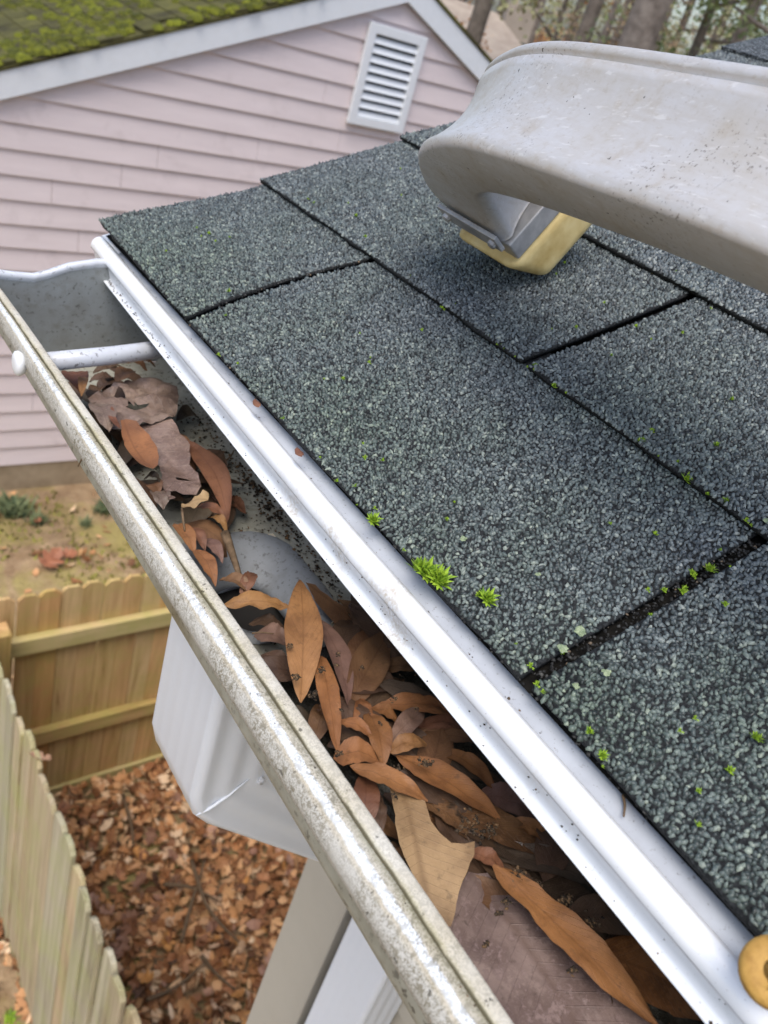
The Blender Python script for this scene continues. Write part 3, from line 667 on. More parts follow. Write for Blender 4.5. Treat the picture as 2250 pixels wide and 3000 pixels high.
# carry the bar on towards the ladder, out of the picture
def extend(L):
    a, b_ = np.array(L[0]), np.array(L[1]); d = (a - b_) / np.linalg.norm(a - b_); d = 0.75 * d + 0.25 * np.array([-1, 0]); d /= np.linalg.norm(d)
    return [tuple(a + d * 0.55), tuple(a + d * 0.12)] + L
OC = catmull(extend(OP), 8); IC = catmull(extend(IP), 8)
stab = empty('ladder_stabilizer', (0.19, -0.21, 0.072), 'scuffed aluminium ladder stabilizer arm with yellowed rubber foot on the shingles', 'ladder stabilizer')
HN = 0.0594
prof = []                              # section: k across (0 outer .. 1 inner), m along the normal, dished sides
def arc(cx, cy, r, a0, a1, n=4):
    return [(cx + r * math.cos(math.radians(a0 + (a1 - a0) * i / n)), cy + r * math.sin(math.radians(a0 + (a1 - a0) * i / n))) for i in range(n + 1)]
rr = 0.10
prof += arc(rr, rr, rr, 270, 180)
for i in range(1, 12):
    t = i / 12; prof.append((0.15 * math.sin(math.pi * t) ** 0.8, rr + (0.865 - rr) * t))
prof += [(0.020, 0.872), (0.085, 0.884), (0.085, 0.900), (0.02, 0.912)] + arc(0.042, 0.957, 0.042, 180, 90) + [(0.09, 0.985), (0.5, 0.985)] + arc(1 - rr, 0.985 - rr, rr, 90, 0)
for i in range(1, 12):
    t = i / 12; prof.append((1 - 0.15 * math.sin(math.pi * t) ** 0.8, 0.985 - rr - (0.985 - 2 * rr) * t))
prof += arc(1 - rr, rr, rr, 0, -90)
V = []; F = []; npf = len(prof)
for (so, qo), (si, qi) in zip(OC, IC):
    for (k, m) in prof:
        s = so + (si - so) * k; q = qo + (qi - qo) * k
        V.append(P0 * np.array([1, 0, 1]) + np.array([0, s, 0]) + E2 * q + EN * HN * m)
for j in range(len(OC) - 1):
    for k in range(npf): F.append((j * npf + k, j * npf + (k + 1) % npf, (j + 1) * npf + (k + 1) % npf, (j + 1) * npf + k))
F.append(tuple(range(npf))); F.append(tuple((len(OC) - 1) * npf + k for k in range(npf - 1, -1, -1)))
arm = mesh('arm', V, F, MT['alu'], stab, smooth=True)
arm.data.polygons[-1].use_smooth = False
# foot: channel bracket across the arm's end, rubber pad beyond it
sE = (OC[-1][0] + IC[-1][0]) / 2; qE = (OC[-1][1] + IC[-1][1]) / 2
def PF(s, q, m): return np.array([P0[0], 0, P0[2]]) + np.array([0, s, 0]) + E2 * q + EN * m
_h = P0 + E2 * 0; 
def block(name, s0, s1, q0, q1, m0, m1, mat, parent, bev):
    V, F = box_vf(0, 1, 0, 1, 0, 1)
    V = [PF(s0 + (s1 - s0) * a, q0 + (q1 - q0) * b_, m0 + (m1 - m0) * c_) for a, b_, c_ in V]
    if bev: V, F = bevel_mesh(V, F, bev, 3)
    return mesh(name, V, F, mat, parent, smooth=False)
s0f, s1f = IC[-1][0] - 0.003, OC[-1][0] + 0.004
def roof_h(P): return -P[0] * ST + P[2] * CT
qP0, qP1 = qE + 0.012, qE + 0.043
mlow = (0.0060 - roof_h(PF(0, qP1, 0))) / (EN @ np.array([-ST, 0, CT]))   # the pad's lower edge rests on the shingle
V, F = box_vf(0, 1, 0, 1, 0, 1)
V = [PF(s0f + (s1f - s0f) * a, qP0 + (qP1 - qP0) * b_, (mlow - 0.016 * (1 - b_)) if c_ == 0 else mlow + 0.060) for a, b_, c_ in V]
V, F = bevel_mesh(V, F, 0.0075, 4); mesh('rubber_foot', V, F, MT['rubber'], stab, smooth=True)
br = block('bracket', s0f + 0.001, s1f - 0.001, qE - 0.001, qP0 + 0.0006, mlow - 0.008, mlow + 0.058, MT['bracket'], stab, 0.0014)
block('flange', s0f + 0.0015, s1f - 0.0015, qE - 0.013, qE - 0.0012, -0.0048, -0.0020, MT['bracket'], br, 0.0008)
for sb in (s0f + 0.006, s1f - 0.008):
    V, F = tube_vf([PF(sb, qE - 0.007, -0.0046), PF(sb, qE - 0.007, -0.0066), PF(sb, qE - 0.007, -0.0072)], [0.0030, 0.0028, 0.0016], 10); mesh('rivet', V, F, MT['bracket'], br)

# rubber bumper on the drip edge at the lower right
pb = at_z(2268, 2856, 0.004)
bx_ = empty('rubber_bumper', (pb[0], pb[1], 0.0), 'small amber rubber bumper disc with centre hole resting on the drip edge', 'rubber bumper')
ax_ = (CAM - pb); ax_ /= np.linalg.norm(ax_); ax_ = ax_ * 0.75 + np.array([-0.2, 0, 0.35]); ax_ /= np.linalg.norm(ax_)
pr = [(0.0, 0.0085), (0.004, 0.0092), (0.0075, 0.0090), (0.0088, 0.0080), (0.0092, 0.0060), (0.0092, 0.0032), (0.0085, 0.0026), (0.0045, 0.0024), (0.0042, 0.0001)]
V, F = tube_vf([pb + ax_ * a for a, r in pr], [r for a, r in pr], 28)
mesh('disc', V, F, MT['amber'], bx_, smooth=True)

# ------------------------------------------------------------------ leaves in the gutter
LC = {'tan': (0.315, 0.165, 0.064), 'orange': (0.270, 0.122, 0.046), 'brown': (0.180, 0.097, 0.048), 'dark': (0.095, 0.058, 0.036), 'mauve': (0.205, 0.125, 0.095), 'red': (0.185, 0.082, 0.046),
      'grey': (0.245, 0.185, 0.150), 'pale': (0.345, 0.235, 0.125), 'mud': (0.095, 0.072, 0.050), 'lav': (0.235, 0.185, 0.162)}
def set_col(o, col, j=0.1):
    c_ = LC[col]; k = 1 + rnd.uniform(-j, j); o.color = (c_[0] * k, c_[1] * k * (1 + rnd.uniform(-.04, .04)), c_[2] * k, 1)
LEAFN = [0]
def lance(p0, p1, wid, col, label, z=-0.075, dz=0.0, cup=0.25, bow=0.0, wave=0.0012, side=0.0, group=None, mat='leaf', sharp=0.9, arch=0.004):
    """lance-shaped leaf from stalk pixel p0 to tip pixel p1 (source pixels), width in px, lying at height z"""
    A = at_z(*p0, z); B = at_z(*p1, z + dz)
    d = B - A; L = np.linalg.norm(d); d /= L; sdv = np.cross([0, 0, 1.0], d); sdv /= np.linalg.norm(sdv); up = np.cross(d, sdv)
    mid = ((p0[0] + p1[0]) / 2, (p0[1] + p1[1]) / 2); m1 = at_z(*mid, z)
    W = wid * np.linalg.norm(m1 - CAM) / FPX * 1.12
    nl, nw = 18, 7; V = []; UV = []; F = []; sd0 = rnd.uniform(0, 50)
    for i in range(nl + 1):
        t = i / nl
        wd = W / 2 * (math.sin(math.pi * min(1, t ** 0.86)) ** sharp) + 0.0003
        wd *= 1 + 0.10 * nz(t * 5, sd0)
        for j in range(nw):
            k = -1 + 2 * j / (nw - 1)
            x = d * (t * L) + sdv * (k * wd + bow * L * math.sin(math.pi * t))
            h = cup * W * 0.5 * (abs(k) ** 1.4) * math.sin(math.pi * t) + arch * math.sin(math.pi * t) + side * k * W * 0.5
            h += wave * nz(t * 6 + sd0, k * 1.3, 4) + 0.6 * wave * abs(k) * nz(t * 17 + sd0, k * 2, 9)
            V.append(A + x + up * h); UV.append((t, 0.5 + 0.5 * k))
    for i in range(nl):
        for j in range(nw - 1): a = i * nw + j; F.append((a, a + 1, a + nw + 1, a + nw))
    o = mesh('dead_leaf', V, F, MT[mat], None, smooth=True, uv=UV); set_col(o, col)
    tag(o, label, 'leaf', group); LEAFN[0] += 1
    return o
def polyleaf(pts, col, label, z=-0.075, axis=None, amp=0.003, freq=40, step=0.006, holes=(), mat='leaf', tilt=None, group=None, edge_lift=0.0):
    """leaf from an outline in source pixels, lying at height z (tilt adds height by pixel)"""
    P2 = []; S = 0.0
    for (x, y) in pts: P2.append(at_z(x, y, z)[:2])
    P2 = np.array(P2)
    # densify and roughen the outline
    Q = []
    for i in range(len(P2)):
        a, b_ = P2[i], P2[(i + 1) % len(P2)]; n = max(1, int(np.linalg.norm(b_ - a) / (step * 0.6)))
        for k in range(n):
            p = a + (b_ - a) * k / n; nr = np.array([b_[1] - a[1], a[0] - b_[0]]); nr /= np.linalg.norm(nr) + 1e-9
            Q.append(p + nr * 0.0011 * nz(p[0] * 190, p[1] * 190, 2.0))
    nb = len(Q); E_ = [(i, (i + 1) % nb) for i in range(nb)]
    lo, hi = P2.min(0), P2.max(0); G = []
    x = lo[0]
    while x < hi[0]:
        y = lo[1]
        while y < hi[1]:
            G.append(np.array([x + rnd.uniform(-.3, .3) * step, y + rnd.uniform(-.3, .3) * step])); y += step
        x += step
    allp = [Vector(q) for q in Q] + [Vector(g) for g in G]
    vo, eo, fo, *_ = delaunay_2d_cdt(allp, E_, [], 1, 1e-6)
    ct = P2.mean(0)
    if axis: a0 = at_z(*axis[0], z)[:2]; a1 = at_z(*axis[1], z)[:2]
    else: a0, a1 = P2[0], P2[len(P2) // 2]
    d = a1 - a0; L = np.linalg.norm(d) + 1e-9; d /= L; nrm = np.array([-d[1], d[0]]); Wd = max(abs((P2 - a0) @ nrm)) * 2
    V = []; UV = []; sd0 = rnd.uniform(0, 90)
    for v in vo:
        p = np.array(v); s = (p - a0) @ d / L; r = (p - a0) @ nrm / Wd
        h = amp * (nz(p[0] * freq + sd0, p[1] * freq) + 0.5 * nz(p[0] * freq * 2.3 + sd0, p[1] * freq * 2.3)) + 0.003 * abs(r) * 2 + edge_lift * (np.linalg.norm(p - ct) / (Wd * 0.5)) ** 2
        if tilt is not None: h += tilt[0] * (p[0] - ct[0]) + tilt[1] * (p[1] - ct[1])
        V.append((p[0], p[1], z + h)); UV.append((s, 0.5 + r))
    hp = [(at_z(hx, hy, z)[:2], hr) for hx, hy, hr in holes]
    F = []
    for f in fo:
        c_ = np.mean([np.array(vo[i]) for i in f], axis=0)
        if any(np.linalg.norm((c_ - q) / np.array(hr)) < 1 for q, hr in hp): continue
        F.append(tuple(f))
    # shift so that the raised sheet still projects onto its outline: heights are small, keep as is
    o = mesh('dead_leaf', V, F, MT[mat], None, smooth=True, uv=UV); set_col(o, col, 0.05); tag(o, label, 'leaf', group); LEAFN[0] += 1
    return o
Z3 = lambda x, y: (0.5425 * x, 700 + 0.5425 * y)
Z4 = lambda x, y: (500 + 0.6028 * x, 1500 + 0.6028 * y)
Z6 = lambda x, y: (1000 + 0.7535 * x, 2200 + 0.7535 * y)
ZB = lambda x, y: (150 + 0.3391 * x, 950 + 0.3391 * y)

# sludge bed under the leaves at the near end
V = []; F = []
ysl = np.linspace(-0.345, -1.6, 120); xsl = np.linspace(-0.049, 0.043, 16)
for y in ysl:
    k = min(1, (-(y + 0.345)) / 0.05)
    for x in xsl: V.append((x, y, GZ + 0.0015 + 0.006 * k + 0.006 * k * nz(x * 45, y * 45, 6) + 0.002 * nz(x * 160, y * 160)))
for j in range(len(ysl) - 1):
    for i in range(15): F.append((j * 16 + i, j * 16 + i + 1, (j + 1) * 16 + i + 1, (j + 1) * 16 + i))
o = mesh('leaf_sludge', V, F, MT['sludge'], None, smooth=True); tag(o, 'dark wet leaf sludge covering the gutter floor', 'sludge', kind='stuff')

GRP = 'dead leaves packed in the gutter'
FILL = 'narrow dull brown dead leaf half buried in the gutter leaf pile'
# buried filler leaves first
def filler(n, ylo, yhi, zlo, zhi):
    for _ in range(n):
        y = rnd.uniform(ylo, yhi); x = rnd.uniform(-0.045, 0.032 if yhi < -0.3 else 0.006); a = rnd.uniform(0, 6.28); L = rnd.uniform(0.03, 0.06)
        z = rnd.uniform(zlo, zhi)
        x1 = min(0.040, max(-0.052, x + L * math.cos(a))); y1 = y + L * math.sin(a)
        def px(P):
            q = RC @ (np.array(P) - CAM); return (PW / 2 + FPX * q[0] / q[2], PH / 2 + FPX * q[1] / q[2])
        A, B = (x, y, z), (x1, y1, z)
        if math.dist(A, B) < 0.02: continue
        dist = np.linalg.norm(np.array(A) - CAM)
        lance(px(A), px(B), rnd.uniform(0.009, 0.016) * FPX / dist, rnd.choice(['dark', 'dark', 'brown', 'mud']), FILL, z=z, group=GRP, cup=rnd.uniform(-.2, .4), bow=rnd.uniform(-.06, .06), side=rnd.uniform(-.2, .2))
filler(30, -0.58, -0.35, -0.080, -0.074)
filler(12, -0.235, -0.14, -0.084, -0.080)
filler(14, -1.1, -0.60, -0.080, -0.068)
filler(16, -0.165, -0.100, -0.084, -0.070)
filler(14, -0.56, -0.36, -0.076, -0.071)
H = -0.070
L_ = lance
# --- pile beyond the outlet and across it
L_(Z4(405, 600), Z4(575, 655), 75, 'mauve', 'dull purple brown leaf tucked behind the broad tan leaf beside the outlet', z=-0.078)
L_(Z4(380, 545), Z4(560, 575), 40, 'dark', FILL, z=-0.079, group=GRP)
L_(Z4(430, 700), Z4(590, 790), 50, 'dark', FILL, z=-0.079, group=GRP)
polyleaf([Z4(*p) for p in [(655, 345), (700, 360), (760, 410), (850, 470), (885, 520), (870, 590), (810, 585), (750, 520), (700, 440)]], 'brown', 'broad dull brown leaf lying against the gutter back below the outlet', z=-0.080, amp=0.002)
polyleaf([Z4(*p) for p in [(810, 415), (890, 440), (960, 480), (1000, 545), (990, 580), (900, 580), (870, 530), (850, 470)]], 'brown', 'torn brown leaf scrap against the gutter back wall', z=-0.080, amp=0.002)
L_(Z4(800, 700), Z4(880, 530), 70, 'dark', FILL, z=-0.078, group=GRP)
L_(Z4(250, 455), Z4(580, 470), 62, 'tan', 'tan leaf lying crosswise under the front lip beside the outlet', z=-0.070, cup=0.2, wave=0.002)
L_(Z4(985, 770), Z4(1260, 775), 52, 'brown', 'short brown leaf pointing at the gutter back wall', z=-0.077)
L_(Z4(1010, 700), Z4(1105, 675), 26, 'brown', FILL, z=-0.078, group=GRP)
L_(Z4(935, 985), Z4(1135, 815), 54, 'dark', 'dark brown leaf slanting under the brighter leaves', z=-0.078)
L_(Z4(865, 945), Z4(1055, 595), 92, 'brown', 'brown pointed leaf pair slanting across beside the purple leaf', z=-0.073, side=0.3)
L_(Z4(850, 780), Z4(990, 575), 60, 'brown', 'slim brown leaf under the slanting pointed leaf', z=-0.0755)
L_(Z4(700, 495), Z4(865, 965), 66, 'mauve', 'purplish leaf with pink tip beside the broad tan leaf', z=-0.070, side=-0.25, bow=0.04)
L_(Z4(730, 700), Z4(810, 1165), 55, 'orange', 'long slim orange leaf lying over the purplish leaf', z=-0.065, cup=0.2, bow=-0.02, sharp=0.7)
L_(Z4(632, 925), Z4(628, 330), 94, 'tan', 'broad upright tan leaf with dark midrib beside the outlet', z=-0.064, cup=0.18, arch=0.006)
L_(Z4(690, 1130), Z4(745, 930), 56, 'brown', 'brown leaf below the slim orange leaf by the front lip', z=-0.074)
L_(Z4(690, 960), Z4(760, 1010), 40, 'mauve', FILL, z=-0.075, group=GRP)
L_(Z4(830, 960), Z4(870, 1190), 34, 'dark', FILL, z=-0.076, group=GRP)
L_(Z4(915, 1090), Z4(930, 905), 46, 'orange', 'blunt orange brown leaf stub standing between the slim leaves', z=-0.073)
L_(Z4(1000, 945), Z4(1400, 985), 62, 'orange', 'orange brown leaf crossing toward the gutter back wall', z=-0.072, cup=0.3, wave=0.002)
L_(Z4(955, 960), Z4(1110, 1035), 40, 'orange', 'small orange leaf under the crossing leaf', z=-0.0735)
L_(Z4(1185, 1045), Z4(1460, 1055), 44, 'red', 'reddish brown leaf lying flat near the back wall', z=-0.0745)
L_(Z4(1155, 1085), Z4(1520, 1125), 50, 'brown', 'long dull brown leaf lying flat near the back wall', z=-0.0755, bow=-0.03)
L_(Z4(1065, 1120), Z4(1235, 970), 50, 'mauve', 'mauve brown leaf slanting over the crossing orange leaf', z=-0.0695, side=0.2)
L_(Z4(960, 975), Z4(1035, 1235), 66, 'orange', 'orange brown leaf hanging down the middle of the pile', z=-0.0685, sharp=0.7)
L_(Z4(805, 1020), Z4(985, 1115), 40, 'orange', 'little pointed orange leaf with a dark stalk end', z=-0.0655)
L_(Z4(790, 1200), Z4(1015, 1215), 78, 'orange', 'wide orange brown leaf beside the front lip', z=-0.066, sharp=0.6, bow=0.05)
L_(Z4(1060, 1165), Z4(1245, 1130), 48, 'tan', 'short tan leaf pointing away from the front lip', z=-0.067, sharp=0.75)
L_(Z4(1300, 1155), Z4(1590, 1360), 54, 'orange', 'orange leaf above the long brown leaf near the back wall', z=-0.073)
L_(Z4(1095, 1185), Z4(1610, 1500), 84, 'orange', 'long orange brown leaf in the middle of the gutter', z=-0.069, cup=0.3, bow=-0.03)
L_(Z4(870, 1235), Z4(1250, 1405), 62, 'orange', 'curved orange leaf over the stalk of the pale lobed leaf', z=-0.0625, bow=-0.04, cup=0.25)
L_(Z4(925, 1545), Z4(945, 1280), 66, 'red', 'russet leaf standing upright against the front lip', z=-0.068, sharp=0.6)
L_(Z4(1000, 1600), Z4(1010, 1380), 30, 'dark', FILL, z=-0.072, group=GRP)
L_(Z6(300, 185), Z6(500, 350), 60, 'brown', 'wet brown leaf beside the pale lobed leaf', z=-0.074, mat='wetleaf')
L_(Z6(330, 175), Z6(480, 330), 60, 'mud', FILL, z=-0.0755, group=GRP)
L_(Z6(380, 215), Z6(850, 440), 92, 'brown', 'wide wet brown leaf with a dirt streak', z=-0.0735, mat='wetleaf', cup=0.15)
L_(Z6(530, 170), Z6(755, 265), 84, 'mauve', 'rounded mauve leaf against the gutter back wall', z=-0.0745, sharp=0.6)
L_(Z6(640, 275), Z6(825, 380), 46, 'orange', 'small pointed orange leaf against the back wall', z=-0.072)
L_(Z6(700, 330), Z6(880, 480), 40, 'dark', FILL, z=-0.0755, group=GRP)
# pale lobed leaf
polyleaf([Z6(*p) for p in [(188, 140), (255, 160), (322, 196), (345, 280), (375, 335), (420, 372), (470, 380), (506, 376), (500, 430), (475, 495), (450, 560), (438, 640), (425, 690), (400, 690), (368, 640), (320, 560), (268, 470), (220, 370), (200, 260)]],
         'pale', 'pale tan lobed oak leaf against the front lip', z=-0.062, axis=(Z6(240, 150), Z6(350, 640)), amp=0.0022, freq=30)
# great wet mauve leaf at the near end, the long orange leaf on it
polyleaf([Z6(*p) for p in [(440, 560), (500, 465), (570, 470), (640, 560), (720, 610), (735, 660), (830, 700), (900, 790), (960, 840), (1010, 900), (1080, 965), (1230, 1080), (1100, 1180), (700, 1180), (520, 1000), (440, 850), (400, 700)]],
         'lav', 'large wet purple grey leaf with rot spots at the near end', z=-0.070, axis=(Z6(520, 480), Z6(1000, 1180)), amp=0.003, freq=26, mat='wetleaf', holes=[(*Z6(905, 850), (0.0022, 0.0012)), (*Z6(730, 640), (0.003, 0.002))])
L_(Z6(990, 770), Z6(1440, 1035), 150, 'orange', 'dark orange leaf sunk against the near back wall', z=-0.076, cup=0.1, sharp=0.7, mat='wetleaf')
L_(Z6(590, 445), Z6(1235, 1075), 92, 'orange', 'long bright orange leaf lying on the large wet leaf', z=-0.0615, cup=0.25, bow=-0.03, wave=0.002, sharp=0.6)
L_(Z6(960, 815), Z6(1060, 960), 46, 'mauve', 'small curled mauve leaf under the long bright orange leaf', z=-0.069, mat='wetleaf')
L_(Z6(480, 400), Z6(640, 480), 45, 'red', FILL, z=-0.074, group=GRP)
polyleaf([Z6(*p) for p in [(560, 365), (620, 358), (690, 385), (700, 430), (640, 440), (580, 410)]], 'mud', 'muddy rounded leaf scrap between the pale leaf and the back wall', z=-0.074, amp=0.003, mat='wetleaf')
polyleaf([Z6(*p) for p in [(640, 480), (760, 440), (860, 500), (960, 560), (1040, 640), (1120, 760), (1060, 800), (960, 730), (860, 660), (760, 600)]], 'mud', 'decayed grey brown leaf along the near back wall', z=-0.079, amp=0.003, mat='wetleaf')
# --- beyond the outlet: crumpled wet mass, oval orange leaf
polyleaf([ZB(*p) for p in [(300, 640), (420, 590), (520, 540), (640, 490), (800, 475), (950, 480), (1060, 520), (1105, 600), (1090, 740), (1050, 860), (900, 880), (720, 900), (600, 930), (480, 900), (390, 760)]],
         'grey', 'crumpled grey wet leaf mass below the ferrule tube', z=-0.060, amp=0.0065, freq=75, step=0.0032, mat='wetleaf', holes=[(*ZB(595, 590), (0.0022, 0.004)), (*ZB(740, 715), (0.007, 0.0022))])
polyleaf([ZB(*p) for p in [(700, 890), (860, 865), (1020, 875), (1110, 980), (1190, 1080), (1200, 1220), (1270, 1300), (1290, 1420), (1250, 1490), (1130, 1500), (1010, 1560), (960, 1440), (940, 1280), (930, 1100), (820, 980)]],
         'grey', 'large mauve grey leaf with a tear between the oval leaf and back wall', z=-0.062, amp=0.004, freq=45, step=0.0045, mat='wetleaf', holes=[(*ZB(1150, 1360), (0.004, 0.0022)), (*ZB(1060, 1490), (0.003, 0.004))])
L_(ZB(1170, 1020), ZB(1530, 1690), 62, 'red', 'long reddish brown leaf beside the torn grey leaf', z=-0.066, bow=0.05, side=0.2)
polyleaf([ZB(*p) for p in [(590, 915), (640, 905), (720, 925), (800, 985), (860, 1050), (905, 1120), (920, 1210), (910, 1290), (870, 1330), (810, 1330), (760, 1290), (700, 1200), (650, 1110), (610, 1010)]],
         'orange', 'bright orange oval leaf with dark spot below the grey leaf mass', z=-0.052, axis=(ZB(620, 915), ZB(860, 1320)), amp=0.0012, freq=30, edge_lift=0.001)
L_(ZB(1290, 1110), ZB(1525, 1225), 40, 'dark', 'dark pointed leaf near the gutter floor beyond the outlet', z=-0.082)
L_(ZB(1350, 1240), ZB(1500, 1240), 22, 'orange', 'thin orange leaf edge near the gutter floor', z=-0.083)
L_(ZB(1080, 830), ZB(1280, 820), 50, 'mud', 'black mud crusted leaf by the back wall', z=-0.083, cup=0.5)
L_(ZB(1460, 1530), ZB(1680, 1640), 48, 'red', FILL, z=-0.080, group=GRP)
L_(ZB(1380, 1490), ZB(1560, 1650), 40, 'mauve', FILL, z=-0.081, group=GRP)
polyleaf([ZB(*p) for p in [(1130, 1640), (1250, 1610), (1350, 1660), (1430, 1740), (1510, 1830), (1540, 1900), (1480, 1930), (1400, 1900), (1280, 1840), (1200, 1760)]], 'brown', 'wide brown leaf hanging over the edge of the outlet', z=-0.070, amp=0.003, edge_lift=-0.003)
L_(ZB(1250, 1580), ZB(1510, 1690), 36, 'red', 'slim red brown leaf above the outlet', z=-0.066)
L_(ZB(1360, 1670), ZB(1520, 1790), 30, 'tan', 'small ochre leaf at the outlet rim', z=-0.067)
polyleaf([ZB(*p) for p in [(1130, 1540), (1220, 1530), (1300, 1480), (1360, 1490), (1350, 1530), (1260, 1580), (1170, 1620), (1120, 1610)]], 'pale', 'curled pale grey leaf roll under the torn grey leaf', z=-0.058, amp=0.004, freq=80, step=0.003)
L_(ZB(1060, 1720), ZB(1240, 1990), 44, 'orange', 'orange leaf tucked under the front lip above the outlet', z=-0.064)
L_(ZB(1170, 1770), ZB(1330, 1960), 40, 'red', FILL, z=-0.067, group=GRP)
L_(ZB(1240, 1950), ZB(1420, 2260), 46, 'orange', 'orange leaf hanging into the outlet by the front lip', z=-0.064)
L_(ZB(1300, 1860), ZB(1480, 2060), 40, 'mauve', FILL, z=-0.071, group=GRP)
L_(Z4(345, 405), Z4(408, 300), 34, 'red', 'small triangular reddish leaf pointing up inside the outlet', z=-0.068, sharp=0.7)
L_(Z4(235, 330), Z4(400, 410), 44, 'brown', 'crumpled brown leaf lying across the outlet edge', z=-0.069, cup=0.6)
polyleaf([ZB(*p) for p in [(480, 760), (520, 740), (560, 820), (600, 910), (540, 900), (500, 860)]], 'red', 'thin red brown leaf sliver left of the oval leaf', z=-0.055, amp=0.001)
L_(ZB(150, 410), ZB(260, 600), 60, 'red', 'rust coloured leaf against the front lip near the ferrule', z=-0.060)
L_(ZB(280, 460), ZB(260, 620), 22, 'tan', 'narrow ochre leaf strip near the ferrule', z=-0.058)
L_(ZB(560, 500), ZB(720, 410), 40, 'brown', 'brown pointed leaf tip poking up behind the grey leaf mass', z=-0.058)
for a, b_, w_ in [((330, 500), (560, 480), 26), ((360, 420), (640, 380), 26), ((650, 340), (830, 400), 30), ((400, 570), (520, 530), 30), ((720, 330), (900, 370), 22), ((340, 640), (420, 560), 30)]:
    L_(ZB(*a), ZB(*b_), w_, rnd.choice(['dark', 'brown', 'dark']), FILL, z=-0.072, group=GRP)
L_(ZB(390, 680), ZB(500, 930), 60, 'grey', 'grey wrinkled leaf strip beside the front lip', z=-0.058, mat='wetleaf')
L_(ZB(900, 1450), ZB(970, 1600), 50, 'grey', FILL + ' wet and grey', z=-0.064, mat='wetleaf')
L_(ZB(800, 1340), ZB(950, 1370), 30, 'mud', FILL, z=-0.058, group=GRP)
L_(ZB(830, 1400), ZB(930, 1480), 50, 'brown', FILL, z=-0.062, group=GRP)

# twigs in the gutter
def twig(px, zs, r, label, group=None, name='twig'):
    pts = [at_z(*p, z) for p, z in zip(px, zs)]
    pts = catmull(pts, 4); V, F = tube_vf(pts, list(np.linspace(r, r * 0.55, len(pts))), 7)
    o = mesh(name, V, F, MT['twig'], None, smooth=True); tag(o, label, 'twig', group); return o
twig([Z3(1215, 1590), Z3(1250, 1690), Z3(1290, 1810)], [-0.064, -0.066, -0.070], 0.0026, 'short brown stick leaning into the gutter outlet')
twig([ZB(1130, 1590), ZB(1140, 1690), ZB(1155, 1790)], [-0.057, -0.058, -0.060], 0.0008, 'thin grey stalk hanging above the outlet')
twig([ZB(1470, 1200), ZB(1540, 1150), ZB(1580, 1090)], [-0.082, -0.080, -0.077], 0.0007, 'thin dark stalk on the gutter floor by the dark pointed leaf')
twig([Z4(395, 590), Z4(440, 585), Z4(500, 592)], [-0.070, -0.069, -0.070], 0.0005, 'pale thread like stalk beside the broad tan leaf')
q0 = Z6(1095, 170); q1 = Z6(1102, 210); q2 = Z6(1098, 255)
twig([q0, q1, q2], [-0.0035, -0.005, -0.0055], 0.0006, 'fine dark stalk hanging from the shingle edge onto the drip edge')
twig([(240, 1328), (239, 1345), (229, 1366)], [-0.040, -0.043, -0.048], 0.0006, 'tiny bent stalk stuck to the outside of the gutter lip')

# crumbs of dirt on floor, leaves and metal
def crumbs(name, pts, sizes, label, mat='crumb'):
    V = []; Q = []; T = []
    oct_ = np.array([[1, 0, 0], [0, 1, 0], [-1, 0, 0], [0, -1, 0], [0, 0, .7], [0, 0, -.5]]); tri = np.array([[0, 1, 4], [1, 2, 4], [2, 3, 4], [3, 0, 4], [1, 0, 5], [2, 1, 5], [3, 2, 5], [0, 3, 5]])
    for i, (p, s) in enumerate(zip(pts, sizes)):
        a = rnd.uniform(0, 6.28); ca, sa = math.cos(a), math.sin(a); e = rnd.uniform(0.5, 1.0) if rnd.random() < 0.7 else 0.3
        o_ = oct_ * nrs.uniform(0.7, 1.3, (6, 1)) * s; o_[:, 1] *= e
        V.append(np.stack([o_[:, 0] * ca - o_[:, 1] * sa, o_[:, 0] * sa + o_[:, 1] * ca, o_[:, 2]], 1) + np.array(p)); T.append(tri + 6 * i)
    o = fast_mesh(name, np.concatenate(V), None, np.concatenate(T), MT[mat], None, kind='stuff'); o['label'] = label
    return o
P_ = []; S_ = []
for _ in range(900):
    y = rnd.uniform(-0.35, -0.09); x = rnd.choice([rnd.uniform(-0.04, 0.043), rnd.gauss(0.036, 0.007), rnd.gauss(0.034, 0.008)])
    if x > 0.0435 or (HX0 - .002 < x < HX1 + .002 and HY0 < y < HY1): continue
    P_.append((x, y, GZ + 0.001 + (0.0 if x < 0.04 else (x - 0.04) * 1.5))); S_.append(rnd.uniform(0.0004, 0.0013))
for _ in range(160):
    y = rnd.gauss(-0.225, 0.03); x = rnd.gauss(0.036, 0.004)
    if x < 0.0435 and y < -0.12: P_.append((x, y, GZ + 0.0015)); S_.append(rnd.uniform(0.0006, 0.0018))
for _ in range(200):
    y = rnd.uniform(-0.60, -0.36); x = rnd.uniform(0.02, 0.042); P_.append((x, y, -0.078 + rnd.uniform(0, 0.004))); S_.append(rnd.uniform(0.0005, 0.0014))
crumbs('dirt_crumbs', P_, S_, 'dark dirt crumbs scattered over the gutter floor')
